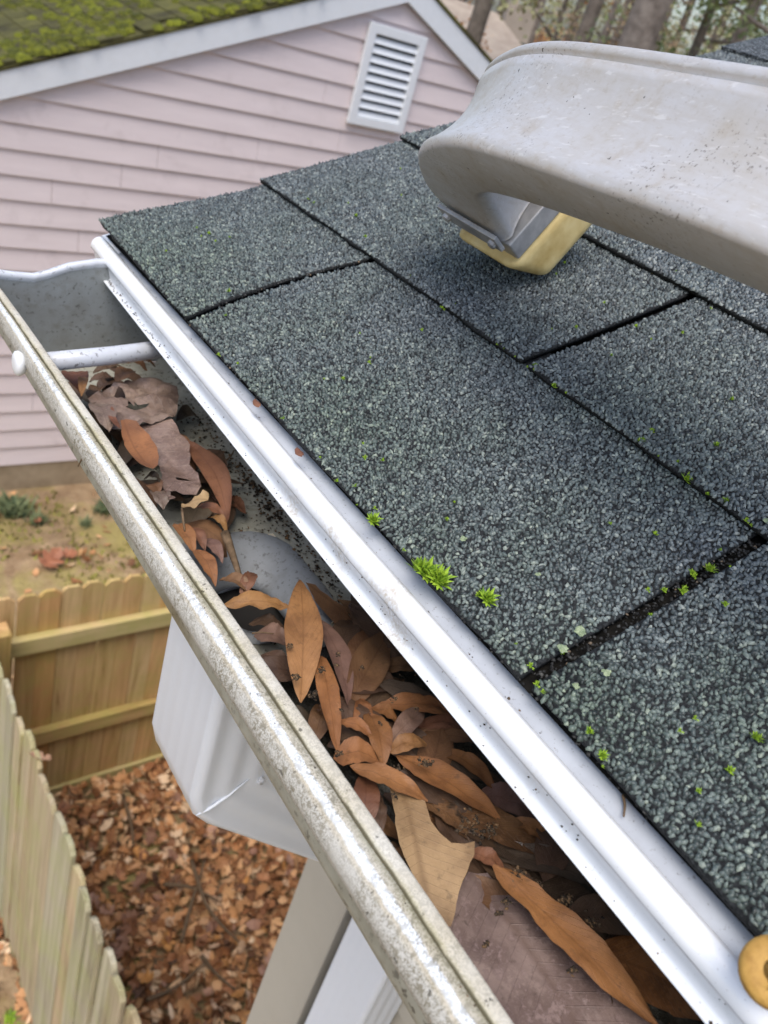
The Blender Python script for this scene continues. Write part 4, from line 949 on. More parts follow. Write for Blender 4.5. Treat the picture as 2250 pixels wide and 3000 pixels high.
# clots on the leaves
P_ = []; S_ = []
for (zx, zy, n_, sp) in [(610, 800, 40, 16), (575, 650, 14, 12), (690, 890, 40, 22), (735, 770, 26, 20), (805, 745, 10, 10), (830, 965, 6, 5), (1020, 1030, 8, 8), (930, 760, 10, 12), (1240, 1220, 30, 26), (1110, 1250, 20, 18), (1090, 1380, 12, 14), (820, 1175, 22, 14), (815, 690, 8, 8), (1190, 955, 8, 8), (1085, 910, 12, 14)]:
    for _ in range(n_):
        x, y = Z4(rnd.gauss(zx, sp * .6), rnd.gauss(zy, sp * .5)); P_.append(at_z(x, y, -0.0555 if zy < 900 else -0.058)); S_.append(rnd.uniform(0.0004, 0.0011))
for (zx, zy, n_, sp) in [(500, 290, 60, 40), (580, 310, 40, 30), (640, 590, 20, 16), (565, 750, 20, 14), (900, 850, 16, 14), (610, 630, 10, 8), (870, 580, 40, 22), (970, 670, 40, 26), (690, 480, 50, 30), (750, 530, 30, 22)]:
    for _ in range(n_):
        x, y = Z6(rnd.gauss(zx, sp * .6), rnd.gauss(zy, sp * .6)); P_.append(at_z(x, y, -0.0595)); S_.append(rnd.uniform(0.0004, 0.0012))
crumbs('dirt_clots', P_, S_, 'black dirt clots and frass lying on the gutter leaves')
P_ = []; S_ = []
for _ in range(260):
    y = rnd.uniform(-0.62, 0.0); r = rnd.random()
    if r < 0.5: z = rnd.uniform(-0.0245, -0.017); x = -0.0104 - (z + 0.0168) * 0.293
    elif r < 0.75: x, z = rnd.uniform(-0.0118, -0.0095), -0.0262
    else: x, z = rnd.uniform(-0.0042, 0.002), -0.0080
    P_.append((x + drip_shift(y), y, z + 0.12 * drip_shift(y))); S_.append(rnd.uniform(0.0002, 0.0006) * (2.0 if rnd.random() < 0.07 else 1))
for _ in range(90):
    y = rnd.uniform(-0.15, -0.01); P_.append((rnd.uniform(-0.0118, -0.0088) + drip_shift(y), y, -0.0248)); S_.append(rnd.uniform(0.0003, 0.0008))
for _ in range(160):
    y = rnd.uniform(-0.62, -0.05); xi, xo = lip_x(y), out_x(y); P_.append((xi + (xo - xi) * rnd.uniform(0.05, 0.8), y, -0.0262)); S_.append(rnd.uniform(0.0002, 0.00055))
crumbs('dirt_specks', P_, S_, 'tiny dirt specks on the drip edge and gutter lip')
# debris in the shingle slots
P_ = []; S_ = []
for _ in range(260):
    v = rnd.uniform(0.005, 0.125); u = 0.458 + rnd.uniform(-0.0028, 0.0028); P_.append(RP(u, v, 0.0002)); S_.append(rnd.uniform(0.0005, 0.0013))
for _ in range(60):
    v = rnd.uniform(0.02, 0.12); u = 0.153 - 0.007 * math.sin(math.pi * v / 0.127) + rnd.uniform(-0.002, 0.002); P_.append(RP(u, v, 0.0005)); S_.append(rnd.uniform(0.0004, 0.0013))
for _ in range(120):
    P_.append(RP(rnd.uniform(0.12, 0.6), -0.0004 + rnd.uniform(-.0008, .001), 0.0006)); S_.append(rnd.uniform(0.0005, 0.0012))
crumbs('slot_debris', P_, S_, 'loose grit and debris in the slots between shingles', 'grit')
# two little brown bud scales along the shingle edge
for (q, lb) in [((755, 1180), 'curled brown bud scale caught at the shingle edge'), ((880, 1323), 'small brown leaf scrap caught under the shingle edge'), ((765, 862), 'tiny orange leaf scrap in the curved slot between shingles')]:
    P = at_z(*q, 0.003); V = []; F = []
    for i in range(5):
        for j in range(4):
            a = -1.2 + 2.4 * j / 3; V.append((P[0] + 0.0024 * math.sin(a) * (1 - abs(i - 2) * .33), P[1] - 0.003 + 0.0017 * i, P[2] - 0.002 + 0.0022 * math.cos(a) + rnd.uniform(-.0004, .0004)))
    for i in range(4):
        for j in range(3): F.append((i * 4 + j, i * 4 + j + 1, i * 4 + j + 5, i * 4 + j + 4))
    o = mesh('leaf_scrap', V, F, MT['leaf'], None, smooth=True, uv=[(0.3, 0.2)] * 20); set_col(o, 'red'); tag(o, lb, 'leaf scrap')

# ------------------------------------------------------------------ moss tufts and lichen on the shingles
def roof_at(x, y):
    d = ray(x, y); n = np.array([-ST, 0, CT]); return CAM + d * (-(n @ CAM) / (n @ d))
def tuft_mesh(n, r, seed):
    rs = random.Random(seed); V = []; T = []
    for k in range(n):
        a = rs.uniform(0, 6.28); el = math.radians(rs.uniform(12, 85)); L = r * rs.uniform(0.6, 1.1)
        bx, by = rs.uniform(-.25, .25) * r, rs.uniform(-.25, .25) * r
        d = np.array([math.cos(a) * math.cos(el), math.sin(a) * math.cos(el), math.sin(el)]); s = np.array([-math.sin(a), math.cos(a), 0]) * r * 0.10
        p = np.array([bx, by, 0.0]); m = p + d * L * 0.55; t = p + d * L + np.array([0, 0, -0.10 * L])
        i0 = len(V); V += [p - s * .6, p + s * .6, m + s, m - s, t]; T += [(i0, i0 + 1, i0 + 2), (i0, i0 + 2, i0 + 3), (i0 + 3, i0 + 2, i0 + 4)]
    me = bpy.data.meshes.new('moss_tuft'); me.from_pydata([tuple(v) for v in V], [], T); me.materials.append(MT['moss']); return me
TM = [tuft_mesh(60, 0.0062, 1), tuft_mesh(36, 0.0032, 2), tuft_mesh(22, 0.0022, 3)]
def tuft(p, k, s, label, group=None):
    o = bpy.data.objects.new('moss_tuft', TM[k]); COL.objects.link(o); o.location = (p[0] - ST * 0.004, p[1], p[2] + 0.0035); o.scale = (s, s, s)
    o.rotation_euler = (0, -TH, rnd.uniform(0, 6.28)); tag(o, label, 'moss', group)
for (x, y, s) in [(905, 1245, 1.0), (918, 1252, 1.15), (938, 1262, 1.0), (948, 1268, 1.1)]:
    tuft(roof_at(x * K, y * K), 0, s, 'bright green star moss clump on the shingle edge beside the drip edge', 'moss clump at the shingle edge')
for (x, y, s, lb) in [(1050, 1308, 0.85, 'single star moss tuft on the shingle above the edge clump'), (1036, 1300, 0.4, 'small moss sprig beside the single star tuft'), (806, 1138, 0.7, 'yellow green moss tuft on the shingle edge farther along'),
                      (1383, 970, 0.55, 'moss tuft in the course line above the long shingle'), (1478, 1050, 0.6, 'largest moss tuft in the course line between shingles'), (1562, 1100, 0.5, 'moss tuft in the course line near the slot end'),
                      (1530, 1247, 0.6, 'moss tuft on the far lip of the debris filled slot'), (1628, 1610, 0.5, 'moss tuft on the nearest shingle'), (1297, 1645, 0.4, 'moss sprig at the edge of the nearest shingle')]:
    tuft(roof_at(x * K, y * K), 0, s, lb)
SM = 'tiny yellow green moss sprig growing between shingle granules'
for i in range(120):
    if i < 40:
        u = rnd.uniform(0.2, 0.5); v = rnd.choice([0.127, 0.127, 0.0]) + rnd.uniform(-0.003, 0.001) + (0.004 if rnd.random() < .3 else 0)
    elif i < 52: u = 0.458 + rnd.uniform(-.006, .006); v = rnd.uniform(0, 0.12)
    else: u = rnd.uniform(0.05, 0.62); v = abs(rnd.gauss(0, 0.07)) + (0.127 if rnd.random() < .35 else 0)
    tuft(RP(u, v, 0.0008), rnd.choice([1, 2, 2]), rnd.uniform(0.45, 0.95), SM, 'tiny moss sprigs on the shingles')
def lichen(p, r, label, group=None):
    V = []; F = []
    n = 14
    V.append((0, 0, 0.0012))
    for k in range(n):
        a = 2 * math.pi * k / n; q = r * rnd.uniform(0.55, 1.1); V.append((q * math.cos(a), q * math.sin(a), rnd.uniform(0.0006, 0.0014)))
    F = [(0, 1 + k, 1 + (k + 1) % n) for k in range(n)]
    V2 = [RP(-p[1] + a, p[0] / CT + b_, 0.0045 + c_) for a, b_, c_ in V]
    o = mesh('lichen_patch', V2, F, MT['lichen'], None); tag(o, label, 'lichen', group)
for (x, y, r) in [(1250, 1383, 0.0045), (1213, 1420, 0.004), (1000, 1183, 0.0032), (1305, 1470, 0.003), (1240, 1500, 0.0026), (1655, 1145, 0.005), (1160, 1260, 0.0022)]:
    lichen(roof_at(x * K, y * K), r * 0.6, 'pale grey green lichen rosette on the shingles', 'lichen rosettes on the shingles')

# ================================================================== NEIGHBOUR'S PINK HOUSE
YW = 4.93; AX, AZ = 3.77, 0.150; SL = 0.413
pink = empty('pink_house', (AX, YW + 3, ZG), 'pink clapboard house with white gable trim and mossy roof', 'house')
XL, XR = -0.45, 8.0
def gz(x): return AZ - SL * abs(x - AX)
V = [(XL, YW + 0.03, ZG), (XR, YW + 0.03, ZG), (XR, YW + 0.03, gz(XR)), (AX, YW + 0.03, AZ), (XL, YW + 0.03, gz(XL))]
V += [(x, YW + 7.0, z) for x, _, z in V]
pwall = mesh('wall', V, [(0, 1, 2, 3, 4), (9, 8, 7, 6, 5), (0, 4, 9, 5), (1, 6, 7, 2)], MT['gap'], pink)
# clapboards: butt joints where the photo shows them
z = -3.465; EX = 0.1508; row = 0
while z < AZ:
    z1 = z + EX
    # clip the row by the gable
    if z1 < gz(XL): xa, xb = XL, XR; xa1, xb1 = XL, XR
    else:
        xa, xb = AX - (AZ - z) / SL, AX + (AZ - z) / SL; xa, xb = max(xa, XL), min(xb, XR)
        k1 = max(0, (AZ - z1)) / SL; xa1, xb1 = max(AX - k1, XL), min(AX + k1, XR)
    rs = random.Random(row * 3 + 2); cuts = []; x = xa + rs.uniform(0.8, 3.2)
    while x < xb - 0.4: cuts.append(x); x += rs.uniform(2.4, 3.6)
    xs = [xa] + [c_ for c_ in cuts if xa1 < c_ < xb1] + [xb]
    for i, (p, q) in enumerate(zip(xs[:-1], xs[1:])):
        pt = xa1 if i == 0 else p; qt = xb1 if i == len(xs) - 2 else q
        g = 0.0015
        V = [(p + g, YW - 0.002, z), (q - g, YW - 0.002, z), (qt - g, YW + 0.016, z1 + 0.004), (pt + g, YW + 0.016, z1 + 0.004), (p + g, YW + 0.022, z), (q - g, YW + 0.022, z)]
        mesh('siding_board', V, [(0, 1, 2, 3), (0, 4, 5, 1), (0, 3, 4), (1, 5, 2)], MT['pink'], pwall)
    z = z1; row += 1
box('foundation', XL + 0.02, XR - 0.02, YW + 0.008, YW + 0.025, ZG, -3.467, MT['foundation'], pink)
# rake trim boards
def rake(sgn):
    e = (AX - XL + 0.15); x1 = AX + sgn * e
    lo0, lo1 = AZ + 0.002, AZ - SL * e; t = 0.152
    V = []
    for yy in (YW - 0.045, YW - 0.015):
        V += [(AX, yy, lo0), (x1, yy, lo1), (x1, yy, lo1 + t), (AX, yy, lo0 + t)]
    mesh('rake_board', V, [(0, 1, 2, 3), (4, 7, 6, 5), (0, 4, 5, 1), (3, 2, 6, 7), (1, 5, 6, 2), (0, 3, 7, 4)], MT['white_trim'], pink)
    V = []
    for yy in (YW - 0.014, YW + 0.0):
        V += [(AX, yy, lo0 + 0.05), (x1, yy, lo1 + 0.05), (x1, yy, lo1 + t), (AX, yy, lo0 + t)]
    mesh('rake_board', V, [(0, 1, 2, 3), (4, 7, 6, 5), (0, 4, 5, 1), (3, 2, 6, 7), (1, 5, 6, 2), (0, 3, 7, 4)], MT['white_trim'], pink)
rake(-1); rake(1)
# roof slabs with shingles and moss
SLN = math.atan(SL); cs, ss = math.cos(SLN), math.sin(SLN)
RZ = AZ + 0.158
def roofside(sgn):
    e = 4.6; V = []
    for yy in (YW - 0.055, YW + 7.2):
        V += [(AX, yy, RZ), (AX + sgn * e, yy, RZ - SL * e), (AX + sgn * e, yy, RZ - SL * e + 0.022), (AX, yy, RZ + 0.022)]
    return mesh('roof', V, [(0, 1, 2, 3), (4, 7, 6, 5), (0, 4, 5, 1), (3, 2, 6, 7), (1, 5, 6, 2)], MT['old_shingle'], pink)
rl = roofside(-1); rr_ = roofside(1)
V, F = box_vf(0, 0.150, -0.150, 0.150, 0, 0.012)
V = [(x, y, z + (0.006 if x < 0.001 else 0)) for x, y, z in V]
shm = bpy.data.meshes.new('shingle'); shm.from_pydata(V, [], F); shm.materials.append(MT['old_shingle'])
for ci in range(27):
    dd = 4.78 - 0.140 * ci                # slope distance from the ridge of the butt edge
    for tj in range(8):
        y = YW + 0.10 + 0.31 * tj + (0.155 if ci % 2 else 0)
        o = bpy.data.objects.new('shingle', shm); COL.objects.link(o)
        o.location = (AX - dd * cs, y, RZ + 0.023 - dd * ss); o.rotation_euler = (0, -SLN, 0)
        adopt(o, rl)
# moss cushions on that roof
n = 15000; rs = np.random.RandomState(3)
dd = rs.uniform(0.1, 4.6, n); yy = YW - 0.04 + rs.beta(1.0, 1.5, n) * 3.2
dens = np.array([nz(a * 1.4, b_ * 1.4, 8.0) + 0.5 * nz(a * 5, b_ * 5) for a, b_ in zip(dd, yy)])
keep = dens > -0.18; dd, yy = dd[keep], yy[keep]; snap = rs.rand(len(dd)) < 0.6
dd = np.where(snap, np.round((dd - 0.07) / 0.14) * 0.14 + 0.08 - 0.02 + rs.uniform(-0.012, 0.03, len(dd)), dd)
n = len(dd); k = np.arange(6) * math.pi / 3
R_ = rs.uniform(0.009, 0.034, n); ax = rs.uniform(1.0, 2.0, n)
ring = np.stack([R_[:, None] * np.cos(k), (R_ * ax)[:, None] * np.sin(k), np.zeros((n, 6))], -1) * rs.uniform(0.8, 1.2, (n, 6, 1))
mid = ring * 0.65; mid[..., 2] = (R_ * rs.uniform(0.4, 0.8, n))[:, None]
top = np.zeros((n, 1, 3)); top[..., 2] = (R_ * rs.uniform(0.6, 1.0, n))[:, None]
loc = np.concatenate([ring, mid, top], 1)
ux = np.array([cs, 0, ss]); un = np.array([-ss, 0, cs])
ctr = np.stack([AX - dd * cs, yy, RZ + 0.028 - dd * ss], 1)
W_ = ctr[:, None] + loc[..., :1] * ux + loc[..., 1:2] * np.array([0, 1, 0]) + loc[..., 2:] * un
q = np.array([[i, (i + 1) % 6, 6 + (i + 1) % 6, 6 + i] for i in range(6)]); t = np.array([[6 + i, 6 + (i + 1) % 6, 12] for i in range(6)])
off = np.arange(n)[:, None, None] * 13
o = fast_mesh('moss', W_.reshape(-1, 3), (q[None] + off).reshape(-1, 4), (t[None] + off).reshape(-1, 3), MT['roof_moss'], pink, kind='stuff')
o['label'] = 'yellow green moss cushions covering the neighbouring roof'
# gable vent
vx0, vx1, vz0, vz1 = 3.515, 4.025, -0.688, -0.026
vent = box('gable_vent', vx0 + 0.02, vx1 - 0.02, YW - 0.008, YW + 0.004, vz0 + 0.02, vz1 - 0.02, MT['vent_dark'], pink)
fw = 0.062
for (a, b_, c_, d) in [(vx0, vx0 + fw, vz0, vz1), (vx1 - fw, vx1, vz0, vz1), (vx0 + fw, vx1 - fw, vz1 - fw, vz1), (vx0 + fw, vx1 - fw, vz0, vz0 + fw * 0.9)]:
    box('frame', a, b_, YW - 0.040, YW - 0.006, c_, d, MT['white_trim'], vent, 0.004)
ns = 9; hz = (vz1 - vz0 - fw * 1.9)
for i in range(ns):
    zt = vz0 + fw * 0.9 + hz * (i + 0.72) / ns; hb = hz / ns
    V = [(vx0 + fw, YW - 0.036, zt - hb * 0.66), (vx1 - fw, YW - 0.036, zt - hb * 0.66), (vx1 - fw, YW - 0.012, zt), (vx0 + fw, YW - 0.012, zt), (vx0 + fw, YW - 0.030, zt - hb * 0.66), (vx1 - fw, YW - 0.030, zt - hb * 0.66), (vx1 - fw, YW - 0.008, zt - 0.006), (vx0 + fw, YW - 0.008, zt - 0.006)]
    mesh('slat', V, [(0, 1, 2, 3), (4, 7, 6, 5), (0, 4, 5, 1), (3, 2, 6, 7)], MT['white_trim'], vent)

# ================================================================== FENCES
def picket_mesh(w_, h, t, seed):
    rs = random.Random(seed); c_ = 0.020 + rs.uniform(-.004, .004)
    o2 = [(-w_ / 2, 0), (w_ / 2, 0), (w_ / 2, h - c_ * 1.1), (w_ / 2 - c_, h - rs.uniform(0, .004)), (-w_ / 2 + c_, h - rs.uniform(0, .004)), (-w_ / 2, h - c_ * 1.1)]
    V = [(x, -t / 2, z) for x, z in o2] + [(x, t / 2, z) for x, z in o2]
    F = [(0, 1, 2, 3, 4, 5), (11, 10, 9, 8, 7, 6)] + [(i, 6 + i, 6 + (i + 1) % 6, (i + 1) % 6) for i in range(6)]
    V, F = bevel_mesh(V, F, 0.0018, 1)
    me = bpy.data.meshes.new('picket'); me.from_pydata(V, [], F); return me
PM = [picket_mesh(0.089, 1.42, 0.017, i) for i in range(5)]
PMg = [picket_mesh(0.089, 1.42, 0.017, i + 20) for i in range(5)]
for m_2 in PM: m_2.materials.append(MT['picket'])
for m_2 in PMg: m_2.materials.append(MT['picket_grey'])
YF = 2.175
fr = empty('back_fence', (2.4, YF, ZG), 'mossy dog eared picket fence across the yard before the pink house', 'fence')
x = 0.36; i = 0
while x < 5.2:
    o = bpy.data.objects.new('picket', PM[rnd.randrange(5)]); COL.objects.link(o); o.location = (x, YF + rnd.uniform(-.002, .002), ZG + rnd.uniform(-.012, .006)); o.rotation_euler = (0, rnd.uniform(-.004, .004), rnd.uniform(-.02, .02)); adopt(o, fr)
    x += 0.0925; i += 1
for (z0, z1, t) in [(-2.60, -2.512, 0.040), (-3.225, -3.137, 0.040), (ZG - 0.02, ZG + 0.075, 0.022)]:
    V, F = box_vf(0.42, 5.2, YF - 0.0105 - t, YF - 0.0105, z0, z1); V, F = bevel_mesh(V, F, 0.004, 2); mesh('rail', V, F, MT['rail'], fr)
for xp in (0.495, 2.6, 4.7):
    box('post', xp - 0.045, xp + 0.045, YF - 0.142, YF - 0.053, ZG, -2.372, MT['picket'], fr, 0.004)
XF = 0.432
fs = empty('side_fence', (XF, 1.0, ZG), 'grey green dog eared picket fence running along the narrow side yard', 'fence')
y = 0.02
while y < 2.10:
    o = bpy.data.objects.new('picket', PMg[rnd.randrange(5)]); COL.objects.link(o); o.location = (XF + rnd.uniform(-.004, .004), y, ZG + rnd.uniform(-.02, .02)); o.rotation_euler = (rnd.uniform(-.006, .006), rnd.uniform(-.01, .01), math.pi / 2 + rnd.uniform(-.06, .06)); adopt(o, fs)
    y += 0.0935
for (z0, z1) in [(-2.66, -2.572), (-3.40, -3.31)]:
    V, F = box_vf(XF + 0.016, XF + 0.054, 0.0, 2.05, z0, z1); V, F = bevel_mesh(V, F, 0.004, 2); mesh('rail', V, F, MT['rail'], fs)

# ================================================================== LEAF LITTER
def litter_mesh(kind, seed):
    rs = random.Random(seed)
    if kind == 0:   # lobed oak
        out = [(0, 0), (.10, .10), (.26, .09), (.30, .24), (.17, .30), (.38, .42), (.36, .55), (.19, .56), (.30, .72), (.22, .82), (.10, .80), (0, 1.0)]
    elif kind == 1: out = [(0, 0), (.12, .12), (.24, .32), (.28, .5), (.23, .7), (.12, .88), (0, 1.0)]
    elif kind == 2: out = [(0, 0), (.20, .04), (.42, .22), (.20, .30), (.52, .48), (.40, .60), (.20, .58), (.24, .80), (0, 1.0)]
    else: out = [(0, 0), (.10, .2), (.14, .45), (.11, .75), (0, 1.0)]
    ctr = [(0, t) for _, t in out]; V = []; F = []
    cu = rs.uniform(0.2, 0.9); be = rs.uniform(-0.6, 0.8); tw = rs.uniform(-.5, .5)
    def P(x, t): return (x * (1 - 0.25 * cu * abs(x)), t - 0.5, 0.55 * cu * x * x * 2.0 + be * (t - .5) ** 2 + tw * x * (t - .5) + rs.uniform(-.02, .02))
    n = len(out)
    for (x, t) in out: V.append(P(x, t))
    for (x, t) in out: V.append(P(-x * rs.uniform(.85, 1.1), t))
    for (x, t) in ctr: V.append(P(0, t))
    for i in range(n - 1):
        F.append((2 * n + i, i, i + 1, 2 * n + i + 1)); F.append((n + i, 2 * n + i, 2 * n + i + 1, n + i + 1))
    me = bpy.data.meshes.new('fallen_leaf'); me.from_pydata(V, [], F); return me
LM = [litter_mesh(k % 4, k) for k in range(10)]
for m_2 in LM: m_2.materials.append(MT['litter1'])
arrs = [(np.array([v.co[:] for v in m_2.vertices]), np.array([p.vertices[:] for p in m_2.polygons])) for m_2 in LM]
def rot3(a, b_, c_):
    return np.array((Matrix.Rotation(a, 3, 'Z') @ Matrix.Rotation(b_, 3, 'X') @ Matrix.Rotation(c_, 3, 'Y')))
def litter(n, region, zmax, name, label):
    V = []; Q = []; o_ = 0
    for _ in range(n):
        x, y = region(); v, f = arrs[rnd.randrange(10)]; s = rnd.uniform(0.04, 0.09)
        R3 = rot3(rnd.uniform(0, 6.28), rnd.gauss(0, .6), rnd.gauss(0, .6))
        p = v @ R3.T * s; p[:, 2] += ZG + 0.012 - min(0, p[:, 2].min()) * 0.7 + rnd.uniform(0, zmax)
        p[:, 0] += x; p[:, 1] += y; V.append(p); Q.append(f + o_); o_ += len(v)
    o = fast_mesh(name, np.concatenate(V), np.concatenate(Q), None, MT['litter'], None, kind='stuff'); o['label'] = label
def reg_side():
    while True:
        x, y = rnd.uniform(0.40, 3.6), rnd.uniform(-0.10, 2.12)
        if x < 2.2 or rnd.random() < 0.4: return x, y
litter(8500, reg_side, 0.06, 'leaf_litter', 'deep brown leaf litter filling the side yard between fence and house')
litter(900, lambda: (rnd.uniform(-0.9, 0.38), rnd.uniform(-0.6, 2.6)), 0.02, 'leaf_litter', 'thin dark leaf litter outside the side fence')
litter(420, lambda: (rnd.uniform(-0.5, 5.5), rnd.uniform(2.3, 4.85)), 0.01, 'leaf_litter', 'scattered brown leaves on the bare earth before the pink house')
LCOL = [(0.42, 0.20, 0.09), (0.55, 0.33, 0.17), (0.66, 0.46, 0.29), (0.30, 0.14, 0.07), (0.58, 0.29, 0.09), (0.46, 0.27, 0.18), (0.36, 0.20, 0.13)]
for i in range(300):
    y = -0.05 + 2.1 * rnd.random(); x = rnd.uniform(0.50, 1.9)
    me = LM[rnd.randrange(10)]
    o = bpy.data.objects.new('fallen_leaf', me); COL.objects.link(o); s = rnd.uniform(0.05, 0.10); o.scale = (s, s, s)
    o.location = (x, y, ZG + 0.075 + rnd.uniform(0, 0.02)); o.rotation_euler = (rnd.gauss(0, .55), rnd.gauss(0, .55), rnd.uniform(0, 6.28))
    c_ = rnd.choice(LCOL); k_ = rnd.uniform(0.85, 1.25); o.color = (c_[0] * k_, c_[1] * k_, c_[2] * k_, 1)
    tag(o, 'dry brown fallen leaf on top of the side yard leaf litter', 'leaf', 'fallen leaves on the side yard litter')
# leaf resting on the side fence
o = bpy.data.objects.new('fallen_leaf', LM[0]); COL.objects.link(o); o.scale = (0.09,) * 3; o.location = (XF + 0.012, 1.33, ZG + 1.415); o.rotation_euler = (0.3, 0.5, 1.2); o.color = (0.55, 0.33, 0.2, 1)
tag(o, 'pale dry leaf caught on top of the side fence pickets', 'leaf')
# sticks in the litter
SPX = [[(560, 2520), (600, 2640), (640, 2700), (700, 2760)], [(480, 2590), (560, 2600), (640, 2640)], [(590, 2800), (630, 2850), (690, 2900)], [(430, 2930), (520, 2890), (600, 2820)], [(530, 2760), (560, 2650), (600, 2520)], [(360, 2330), (385, 2420), (390, 2480)]]
for i, S in enumerate(SPX):
    pts = catmull([at_z(*p, ZG + 0.12 + 0.03 * math.sin(j * 2 + i)) for j, p in enumerate(S)], 5)
    V, F = tube_vf(pts, list(np.linspace(0.011, 0.005, len(pts))), 7); o = mesh('fallen_stick', V, F, MT['twig'], None, smooth=True)
    tag(o, 'bent brown stick lying on the side yard leaf litter', 'stick', 'sticks on the leaf litter')

# weeds and grass near the pink wall and outside the fence
def weed(px, size, label, col='weed', n=70, group=None):
    p = at_z(*px, ZG); V = []; T = []
    for k in range(n):
        a = rnd.uniform(0, 6.28); r = size * rnd.uniform(0, .7); b_ = p + np.array([r * math.cos(a), r * math.sin(a), 0]); h = size * rnd.uniform(0.25, 0.8)
        a2 = rnd.uniform(0, 6.28); d = np.array([math.cos(a2) * .6, math.sin(a2) * .6, 1]) * h; s = np.array([-math.sin(a2), math.cos(a2), 0]) * size * 0.07
        i0 = len(V); V += [b_ - s * .4, b_ + s * .4, b_ + d * .6 + s, b_ + d * .6 - s, b_ + d * np.array([1.5, 1.5, .85])]; T += [(i0, i0 + 1, i0 + 2), (i0, i0 + 2, i0 + 3), (i0 + 3, i0 + 2, i0 + 4)]
    o = mesh('weed_clump', V, T, MT[col]); tag(o, label, 'plant', group)
weed((40, 1500), 0.16, 'grey green weed clump at the foot of the pink wall', n=160)
weed((110, 1530), 0.11, 'smaller weed clump next to the grey green clump by the pink wall', n=90)
weed((300, 1500), 0.12, 'low green weed clump near the wall foot behind the gutter', n=90)
weed((250, 1540), 0.08, 'tiny weed sprout in bare earth before the pink wall', n=50)
weed((28, 2985), 0.05, 'bright green weed sprout outside the side fence', 'moss', 40)
for px_, sz, k_, lb in [((150, 1655), 0.20, 2, 'large curled reddish leaf lying on the bare earth'), ((205, 1640), 0.13, 0, 'smaller russet leaf next to the large curled reddish leaf'), ((110, 1540), 0.10, 5, 'russet leaf near the weed clump by the pink wall')]:
    p = at_z(*px_, ZG); o = bpy.data.objects.new('fallen_leaf', LM[k_]); COL.objects.link(o); o.scale = (sz,) * 3; o.location = (p[0], p[1], ZG + 0.05); o.rotation_euler = (0.2, 0.3, px_[0]); o.color = (0.40, 0.17, 0.09, 1); tag(o, lb, 'leaf')
# moss and short grass growing on the bare earth
V = []; T = []
for _ in range(5000):
    x, y = rnd.uniform(0.3, 4.5), rnd.uniform(2.3, 4.85)
    if nz(x * 1.7, y * 1.7, 5.0) + 0.5 * nz(x * 5, y * 5, 2.0) < 0.08: continue
    a = rnd.uniform(0, 6.28); s = rnd.uniform(0.01, 0.022); h = rnd.uniform(0.015, 0.05); i0 = len(V)
    V += [(x - s * math.cos(a), y - s * math.sin(a), ZG), (x + s * math.cos(a), y + s * math.sin(a), ZG), (x + rnd.uniform(-.03, .03), y + rnd.uniform(-.03, .03), ZG + h)]; T.append((i0, i0 + 1, i0 + 2))
b = NB('yard_grass'); gm = b.fin(b.ramp(b.geo.outputs['Random Per Island'], [(0.0, (0.14, 0.13, 0.03)), (1.0, (0.32, 0.30, 0.06))]), 0.8)
o = mesh('grass', V, T, gm); tag(o, 'sparse yellow green grass and moss on the bare earth', 'grass', kind='stuff')

# ================================================================== FAR HOUSE AND WOODS
def pol(px, dist):
    d = ray(*px); h = math.hypot(d[0], d[1]); return CAM + d * dist / h
fh = pol((1500, 60), 24.0)
far = empty('far_house', (fh[0], fh[1], ZG), 'distant tan house with low brown roof seen among the trees', 'house')
dx = np.array([RC[0][0], RC[0][1], 0]); dx /= np.linalg.norm(dx); dy = np.array([-dx[1], dx[0], 0])
def fhp(a, b_, z): return tuple(np.array([fh[0], fh[1], 0]) + dx * a + dy * b_ + np.array([0, 0, z]))
ev, rg = -0.75, 0.42
V = [fhp(-6.2, -3, ev), fhp(1.2, -3, ev), fhp(1.2, 3, ev), fhp(-6.2, 3, ev), fhp(-4.0, 0, rg), fhp(-0.4, 0, rg)]
mesh('roof', V, [(0, 1, 5, 4), (1, 2, 5), (2, 3, 4, 5), (3, 0, 4)], MT['far_roof'], far)
V = [fhp(-5.9, -2.7, ZG), fhp(0.9, -2.7, ZG), fhp(0.9, 2.7, ZG), fhp(-5.9, 2.7, ZG), fhp(-5.9, -2.7, ev + .02), fhp(0.9, -2.7, ev + .02), fhp(0.9, 2.7, ev + .02), fhp(-5.9, 2.7, ev + .02)]
mesh('wall', V, [(0, 1, 5, 4), (1, 2, 6, 5), (2, 3, 7, 6), (3, 0, 4, 7)], MT['far_wall'], far)
for a in (-4.6, -2.4, -0.6):
    V = [fhp(a, -2.73, -2.0), fhp(a + .9, -2.73, -2.0), fhp(a + .9, -2.73, -0.9), fhp(a, -2.73, -0.9)]
    mesh('window', V, [(0, 1, 2, 3)], MT['vent_dark'], far)
V, F = box_vf(0, 1, 0, 1, 0, 1); V = [fhp(-.2 + .7 * a, -.3 + .7 * b_, .0 + .75 * c_) for a, b_, c_ in V]; mesh('chimney', V, F, MT['far_wall'], far)

